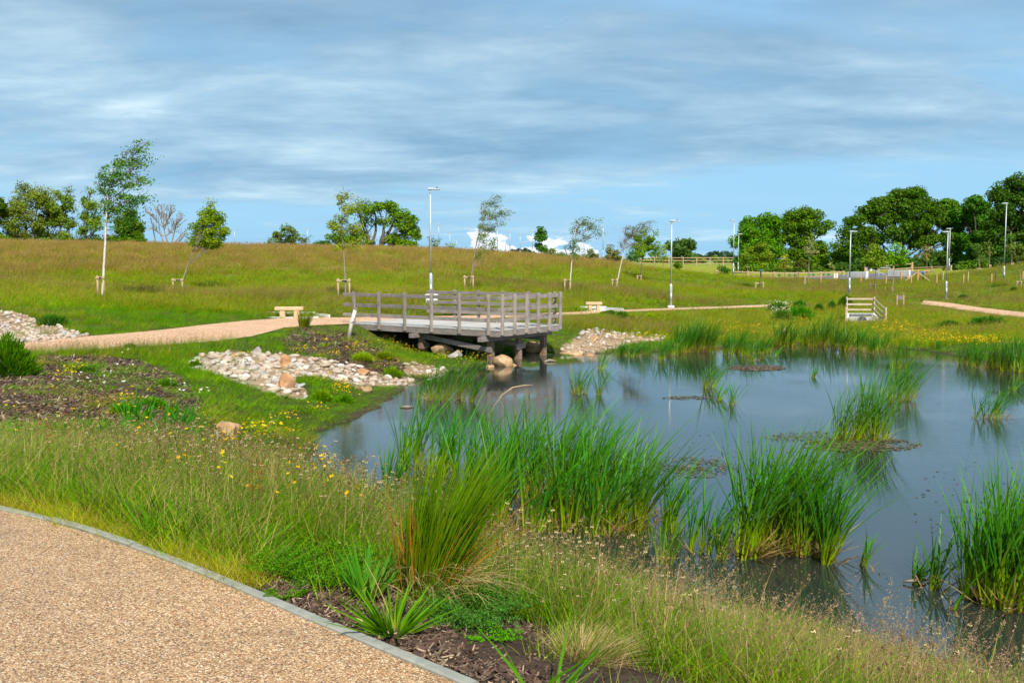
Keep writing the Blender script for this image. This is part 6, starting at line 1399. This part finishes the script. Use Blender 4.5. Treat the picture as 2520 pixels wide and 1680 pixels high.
# ================================================================== SINGLE PLANTS
def plant(name, label, cat, px, py, parts, group=None, mat='grass', z=None):
    p = G(px, py) if z is None else PZ(px, py, z); V_, F_, C_ = merge(parts); o = link_mesh(name, V_, F_, M[mat], None, col=C_); o.location = tuple(p); return tag(o, label, cat, group), p
rg = np.random.default_rng(5)
def disc(n, r, rg=rg):
    a = rg.uniform(0, 6.283, n); r_ = r * rg.uniform(0, 1, n) ** .5; return np.stack([r_ * np.cos(a), r_ * np.sin(a), np.zeros(n) - .02], 1), a
b1, a1 = disc(620, .12)
parts = [blades(b1, a1 + rg.normal(0, .5, 620), rg.uniform(.4, .92, 620), rg.uniform(.004, .009, 620), rg.uniform(0, .13, 620), rg.uniform(0, .22, 620), (.17,.17,.03), (.09,.20,.015), (.14,.25,.03), 7, .26, .3, .3, .8, rg=rg)]
b1, a1 = disc(70, .16); parts.append(blades(b1, a1, rg.uniform(.4, .7, 70), .005, rg.uniform(.1, .5, 70), rg.uniform(.1, .4, 70), (.36,.22,.08), (.45,.24,.06), None, 6, .3, .3, .3, .8, rg=rg))
b1, a1 = disc(240, .17); parts.append(blades(b1, rg.normal(-.5, 1.1, 240), rg.uniform(.25, .6, 240), .004, rg.uniform(.5, .9, 240), rg.uniform(-.1, .4, 240), (.38,.27,.13), (.55,.42,.22), None, 6, .15, .3, .3, .8, droop=.5, rg=rg))
plant('grass_tussock', 'very tall green grass tussock with straw at its foot in the foreground', 'tussock', 1065, 1480, parts)
def dry(px, py, lab, r0, hgt, n, c0, c1, wind=.3, green=.25):
    b1, a1 = disc(n, r0); P1 = [blades(b1, a1 + rg.normal(0, .4, n), hgt * rg.uniform(.5, 1.1, n), .0026, rg.uniform(.15, 1.1, n), rg.uniform(-.1, .5, n), c0, c1, None, 6, wind, .3, .3, .8, rg=rg, droop=.15)]
    k = int(n * green); b1, a1 = disc(k, r0); P1.append(blades(b1, a1, hgt * rg.uniform(.6, 1.15, k), .003, rg.uniform(.1, .6, k), rg.uniform(.1, .5, k), (.14,.18,.03), (.17,.24,.04), None, 6, wind, .3, .3, .8, rg=rg))
    return plant('dry_tussock', lab, 'tussock', px, py, P1, 'dry grass tussocks beside the near path')
dry(1440, 1625, 'hummock of fine dry straw grass at the bottom centre', .10, .19, 1000, (.36,.27,.12), (.52,.42,.22))
dry(1640, 1640, 'pale dry tussock right of the straw hummock', .12, .24, 800, (.34,.27,.10), (.46,.40,.17), .4, .5)
dry(1800, 1600, 'olive and straw tussock under the near shore stones', .13, .27, 700, (.28,.26,.08), (.38,.37,.12), .45, .7)
dry(1610, 1400, 'reddish-tipped fine rush tuft at the waterline before the main reed bed', .12, .65, 420, (.13,.15,.03), (.22,.18,.05), .1, .6)
# plantain rosette over the kerb
b1, a1 = disc(95, .025)
parts = [blades(b1, a1 + rg.normal(0, .3, 95), rg.uniform(.13, .25, 95), rg.uniform(.010, .017, 95), rg.uniform(.35, 1.15, 95), rg.uniform(-.05, .35, 95), (.20,.27,.04), (.085,.21,.02), (.12,.26,.025), 6, .02, .25, .2, .7, rg=rg)]
b1, a1 = disc(4, .02); parts.append(blades(b1, np.array([2.6, 2.8, 2.4, 3.0]), [.36, .40, .30, .28], .005, [.2, .25, .3, .2], .1, (.3,.33,.1), (.34,.26,.12), None, 6, -.1, .2, .1, .7, rg=rg))
plant('plantain_rosette', 'bright green rosette of strap leaves growing over the kerb', 'plant', 968, 1562, parts)
b1, a1 = disc(46, .03)
plant('plantain_rosette', 'leaf rosette just behind the one growing over the kerb', 'plant', 905, 1480, [blades(b1, a1, rg.uniform(.18, .3, 46), .022, rg.uniform(.2, .7, 46), rg.uniform(0, .3, 46), (.16,.24,.04), (.07,.18,.025), None, 5, .05, .2, .2, .7, rg=rg)])
# ferny cow-parsley foliage
def ferny(px, py, r_, hgt, n, lab, c):
    nf = max(14, int(n / 42)); k = 16; b1, a1 = disc(nf, r_ * .45); ln = r_ * rg.uniform(.6, 1.15, nf); lift = hgt * rg.uniform(.35, 1.05, nf) / ln
    a1 = a1 + rg.normal(0, .5, nf); t = np.linspace(.25, 1, k)[None, :]
    out = ln[:, None] * (.25 * t + .55 * t ** 2); up = ln[:, None] * lift[:, None] * (1.25 * t - .45 * t ** 2.5)
    cx = b1[:, 0:1] + np.cos(a1)[:, None] * out; cy = b1[:, 1:2] + np.sin(a1)[:, None] * out; ctr = np.stack([cx, cy, up + 0 * cx], -1)
    side = np.stack([-np.sin(a1), np.cos(a1), 0 * a1], -1)[:, None, :]; wdt = (ln * .30)[:, None, None] * (np.sin(math.pi * (.12 + .86 * t)))[..., None]
    P_ = []
    for sg in (-1, 1):
        for u_ in (.3, .62, .92): P_.append(ctr + side * sg * wdt * u_ + rg.normal(size=ctr.shape) * ln.mean() * .025)
    P_ = np.concatenate([v_.reshape(-1, 3) for v_ in P_]); P_[:, 2] = np.clip(P_[:, 2], .01, None)
    V1 = quads(P_, max(.012, r_ * .05), np.array(c) * rg.uniform(.75, 1.35, (len(P_), 1)), .25, .5, rg, np.tile([0., -.2, .9], (len(P_), 1)))
    V2 = blades(b1, a1, ln * .9, .003, .35, .4, (.16,.26,.03), (.14,.28,.03), None, 4, rg=rg)
    return plant('fern_leaved_plant', lab, 'plant', px, py, [V1, V2], 'ferny plants between the grasses')
ferny(790, 1430, .30, .20, 3400, 'large bright ferny plant left of the tall tussock', (.07,.175,.014))
if 0: ferny(700, 1420, .22, .18, 2600, 'ferny plant beside the yellow kerb grass', (.065,.165,.014))
ferny(1160, 1530, .26, .17, 3600, 'dark ferny plant at the foot of the tall tussock', (.06,.16,.03))
if 0: ferny(1240, 1500, .26, .22, 3400, 'ferny plant right of the tall tussock', (.065,.165,.014))
ferny(1530, 1500, .32, .28, 4600, 'ferny green plant behind the straw hummock', (.07,.17,.014))
ferny(1215, 1585, .10, .08, 700, 'small bright ferny seedling in the bark bed', (.09,.22,.02))
ferny(700, 1475, .10, .06, 500, 'tiny ferny seedling beside the kerb', (.10,.22,.03))
# leafy perennials / shrubs
def leafy(px, py, wpx, hpx, n, leafl, lab, c, c2=None, name='leafy_shrub', group=None, wid=.22, dep=.8):
    p = G(px, py); s_ = p[1] / F; W2, Hh = wpx * s_ / 2, hpx * s_; r3 = np.random.default_rng(int(px + py))
    v = r3.normal(size=(n, 3)); v /= np.linalg.norm(v, axis=1)[:, None]; v[:, 2] = np.abs(v[:, 2]); q = r3.uniform(.45, 1, n)[:, None] ** .5
    P_ = v * q * [W2 * .9, W2 * dep, Hh * .85]; P_[:, 2] -= leafl * .3
    lump = 1 + .16 * np.sin(v[:, 0:1] * 7 + 1) * np.sin(v[:, 1:2] * 6 + v[:, 2:3] * 8); P_ = P_ * lump
    az = np.arctan2(v[:, 1], v[:, 0]); lean = np.clip(1.0 - v[:, 2], .15, .9) * .9
    V1 = blades(P_, az, leafl * r3.uniform(.7, 1.2, n), leafl * wid, lean, r3.uniform(0, .35, n), c, c2 or c, None, 3, .05, .25, .3, .45, rg=r3)
    return plant(name, lab, 'shrub', px, py, [V1], group)
leafy(18, 925, 150, 110, 2200, .13, 'dense bright green shrub beside the path at the left edge', (.065,.16,.015), (.10,.22,.018))
GS = 'green shrubs on the far bank'
for a, b, w2, hh, lab, c in [(1915,768,70,26,'long low green shrub above the daisy clump',(.06,.15,.02)),(1968,788,78,44,'largest rounded green shrub beside the daisies',(.055,.16,.015)),(1968,760,34,22,'small shrub behind the largest rounded one',(.05,.14,.02)),(2015,768,22,22,'small green shrub right of the largest one',(.06,.15,.02)),(2046,764,20,26,'narrow green shrub in the bark bed',(.06,.15,.02)),(2080,758,40,36,'round green shrub beside the outlet railing',(.06,.16,.02)),(1925,792,60,34,'daisy plant foliage on the far bank',(.09,.17,.03)),(1530,790,34,26,'bright green plant in the small bark bed',(.07,.17,.02)),(1500,778,60,14,'low plants along the far path edge',(.06,.14,.02)),(1600,785,28,12,'yellow-green plant in the small bark bed',(.20,.28,.02)),(1553,790,24,16,'lime coloured plant right of the bright green one',(.22,.32,.02)),
                         (2430,800,100,24,'dark green shrub mound at the right bank',(.05,.13,.02)),(2370,735,20,10,'small green bush on the right meadow',(.05,.12,.02)),(2495,716,14,8,'tiny dark bush near the right edge',(.03,.08,.02)),(2335,805,60,16,'low green plants before the bark bed at right',(.06,.14,.02))]:
    leafy(a, b, w2, hh, 700, .16, lab, c, tuple(np.array(c) * 1.35), group=GS, wid=.26, dep=.6)
GL = 'small leafy plants on the left bank'
for a, b, w2, hh, ll, lab, c in [(965,928,44,26,.14,'bright leafy plant between the cobble patches',(.13,.25,.02)),(790,985,36,22,.16,'broad-leaved plant at the shore beside yellow flowers',(.12,.24,.02)),(848,990,40,22,.10,'yellow-flowered bushy plant at the shore',(.10,.2,.02)),(890,888,60,22,.12,'yellowish leafy plant in the bark bed above the cobbles',(.18,.24,.02)),(945,885,50,22,.12,'second yellowish leafy plant in the bark bed',(.15,.24,.02)),(1250,878,36,26,.10,'leafy plant between the platform piles',(.07,.17,.02)),(1140,865,24,20,.10,'small leafy plant in the shade under the platform',(.05,.13,.02)),(480,905,30,16,.12,'leafy plant at the left tip of the big cobble patch',(.09,.2,.02)),(320,790+70,20,12,.12,'small leafy plant by the path at left',(.07,.16,.02)),(375,1000,50,16,.12,'low leafy plant in the bark bed right side',(.08,.18,.02)),(300,1020,60,22,.12,'leafy plant in the bark bed before the irises',(.07,.16,.02)),(410,950,40,14,.12,'low weeds at the edge of the bark bed',(.09,.19,.02)),(1345,882,40,14,.10,'grass hummock at the foot of the right pile',(.065,.165,.014)),(1395,890,46,20,.10,'bright grass hummock at the waterline right of the piles',(.08,.2,.02)),(200,915,70,14,.12,'weedy patch in the middle of the bark bed',(.09,.17,.03)),(130,800,70,26,.2,'dark weeds above the grey cobble patch',(.05,.13,.02))]:
    leafy(a, b, w2, hh, 420, ll, lab, c, tuple(np.array(c) * 1.3), 'leafy_plant', GL, .2, .8)
b1, a1 = disc(260, .16); plant('grass_tussock', 'upright grass tuft beside the far path left of the platform', 'tussock', 748, 806, [blades(b1, a1, rg.uniform(.3, .75, 260), .012, rg.uniform(0, .3, 260), rg.uniform(0, .3, 260), (.15,.18,.03), (.16,.22,.03), None, 5, .15, .3, .3, .8, rg=rg)])
# ================================================================== ON THE WATER
def mat_patch(cx, cy, rx, ry, n, size, cols_, label):
    rw = np.random.default_rng(int(cx)); a = rw.uniform(0, 6.283, n); q = rw.uniform(0, 1, n) ** .65; px = cx + rx * q * np.cos(a); py = cy + ry * q * np.sin(a)
    t = np.array([PZ(u_, v_, .006) for u_, v_ in zip(px, py)]); keep = (H(t[:, 0], t[:, 1]) < -.01) & (nz(t[:, 0], t[:, 1], 2.6, 3.) + rw.normal(0, .35, n) > -.5); t = t[keep]; n = len(t)
    th_ = rw.uniform(0, 6.283, n); s1 = size * rw.uniform(.5, 1.4, n); s2 = s1 * rw.uniform(.3, .9, n)
    u1 = np.stack([np.cos(th_), np.sin(th_), 0 * th_], 1); u2 = np.stack([-np.sin(th_), np.cos(th_), .25 * rw.normal(size=n)], 1)
    V_ = np.stack([t - u1 * s1[:, None], t + u2 * s2[:, None], t + u1 * s1[:, None], t - u2 * s2[:, None]], 1).reshape(-1, 3); V_[:, 2] = np.clip(V_[:, 2], .004, .03) + np.repeat(np.arange(n) % 7 * .0007, 4)
    cc = np.array(cols_)[rw.integers(0, len(cols_), n)] * rw.uniform(.7, 1.3, (n, 1))
    tag(link_mesh('floating_weed', V_, np.arange(n * 4).reshape(n, 4), M['petal'], None, col=np.repeat(cc, 4, 0)), label, 'pondweed', None, 'stuff')
WC = [(.17,.12,.09), (.10,.10,.05), (.22,.15,.11), (.07,.07,.04), (.12,.16,.04)]
mat_patch(1862, 905, 72, 7, 3600, .05, WC[:3] + [(.13,.10,.08)], 'dense brown floating weed mat in the middle distance')
mat_patch(2120, 1094, 150, 17, 2600, .035, WC, 'floating weed round the reed island')
mat_patch(2010, 1075, 130, 14, 700, .03, WC, 'loose floating weed left of the reed island')
mat_patch(1700, 1150, 110, 26, 1000, .028, WC, 'scattered floating weed behind the main reed bed')
mat_patch(1690, 978, 60, 5, 260, .04, WC, 'thin line of floating weed in mid pond')
mat_patch(2400, 1240, 160, 110, 110, .03, WC, 'few floating leaves at the right')
mat_patch(1800, 1120, 300, 60, 160, .025, WC, 'few scattered floating bits in the open water')
def stick(pts, rad, label, mat='deadwood', cat='stick'):
    P_ = np.array([PZ(a, b, z) if len(q) == 3 else None for q in pts for (a, b, z) in [q]]); c = P_[0].copy(); s = MB(); s.tube(P_ - c, rad, 6); o = s.build('stick', M[mat], None, True); o.location = tuple(c); return tag(o, label, cat)
stick([(2222,1430,.02),(2250,1427,.05),(2285,1425,.02)], [.012,.02,.012], 'pale stick floating among the small clumps at the right')
stick([(985,1002,.01),(1000,1000,.04),(1018,1001,.01)], [.02,.03,.015], 'short yellowish stick at the left shore')
stick([(1340,890,.02),(1352,886,.05),(1368,888,.03)], [.03,.05,.02], 'small root piece at the waterline right of the piles')
# arching dry reed with a feathery head
d0 = PZ(1170, 1130, 0)[1]; pp = [PD(a, b, d0) for a, b in [(1165,1125),(1185,1060),(1215,1000),(1235,972),(1262,953),(1290,948),(1311,947)]]; pp = np.array(pp); c = pp[0].copy()
s = MB(); s.tube(pp - c, [.006, .005, .005, .010, .012, .010, .003], 6); o = s.build('dry_reed', M['stake'], None, True); o.location = tuple(c); tag(o, 'single dry tan reed arching right over the water below the platform', 'reed')
# broken brown reeds at the front of the main bed
for a, b, lab in [(1570,1300,'tangle of broken brown reeds at the right of the main bed'), (1850,1362,'brown dead reed bases in the dense right-hand group'), (1330,1225,'few dead tan reeds inside the main bed')]:
    p = PZ(a, b, 0); n = 46; b1, a1 = disc(n, .28); V1 = blades(b1, a1, rg.uniform(.15, .6, n), .012, rg.uniform(.2, .9, n), rg.uniform(0, .5, n), (.16,.09,.05), (.36,.24,.12), None, 4, .2, .3, .4, .6, rg=rg)
    plant('dead_reeds', lab, 'reeds', a, b, [V1], None, 'reed', z=0.0)
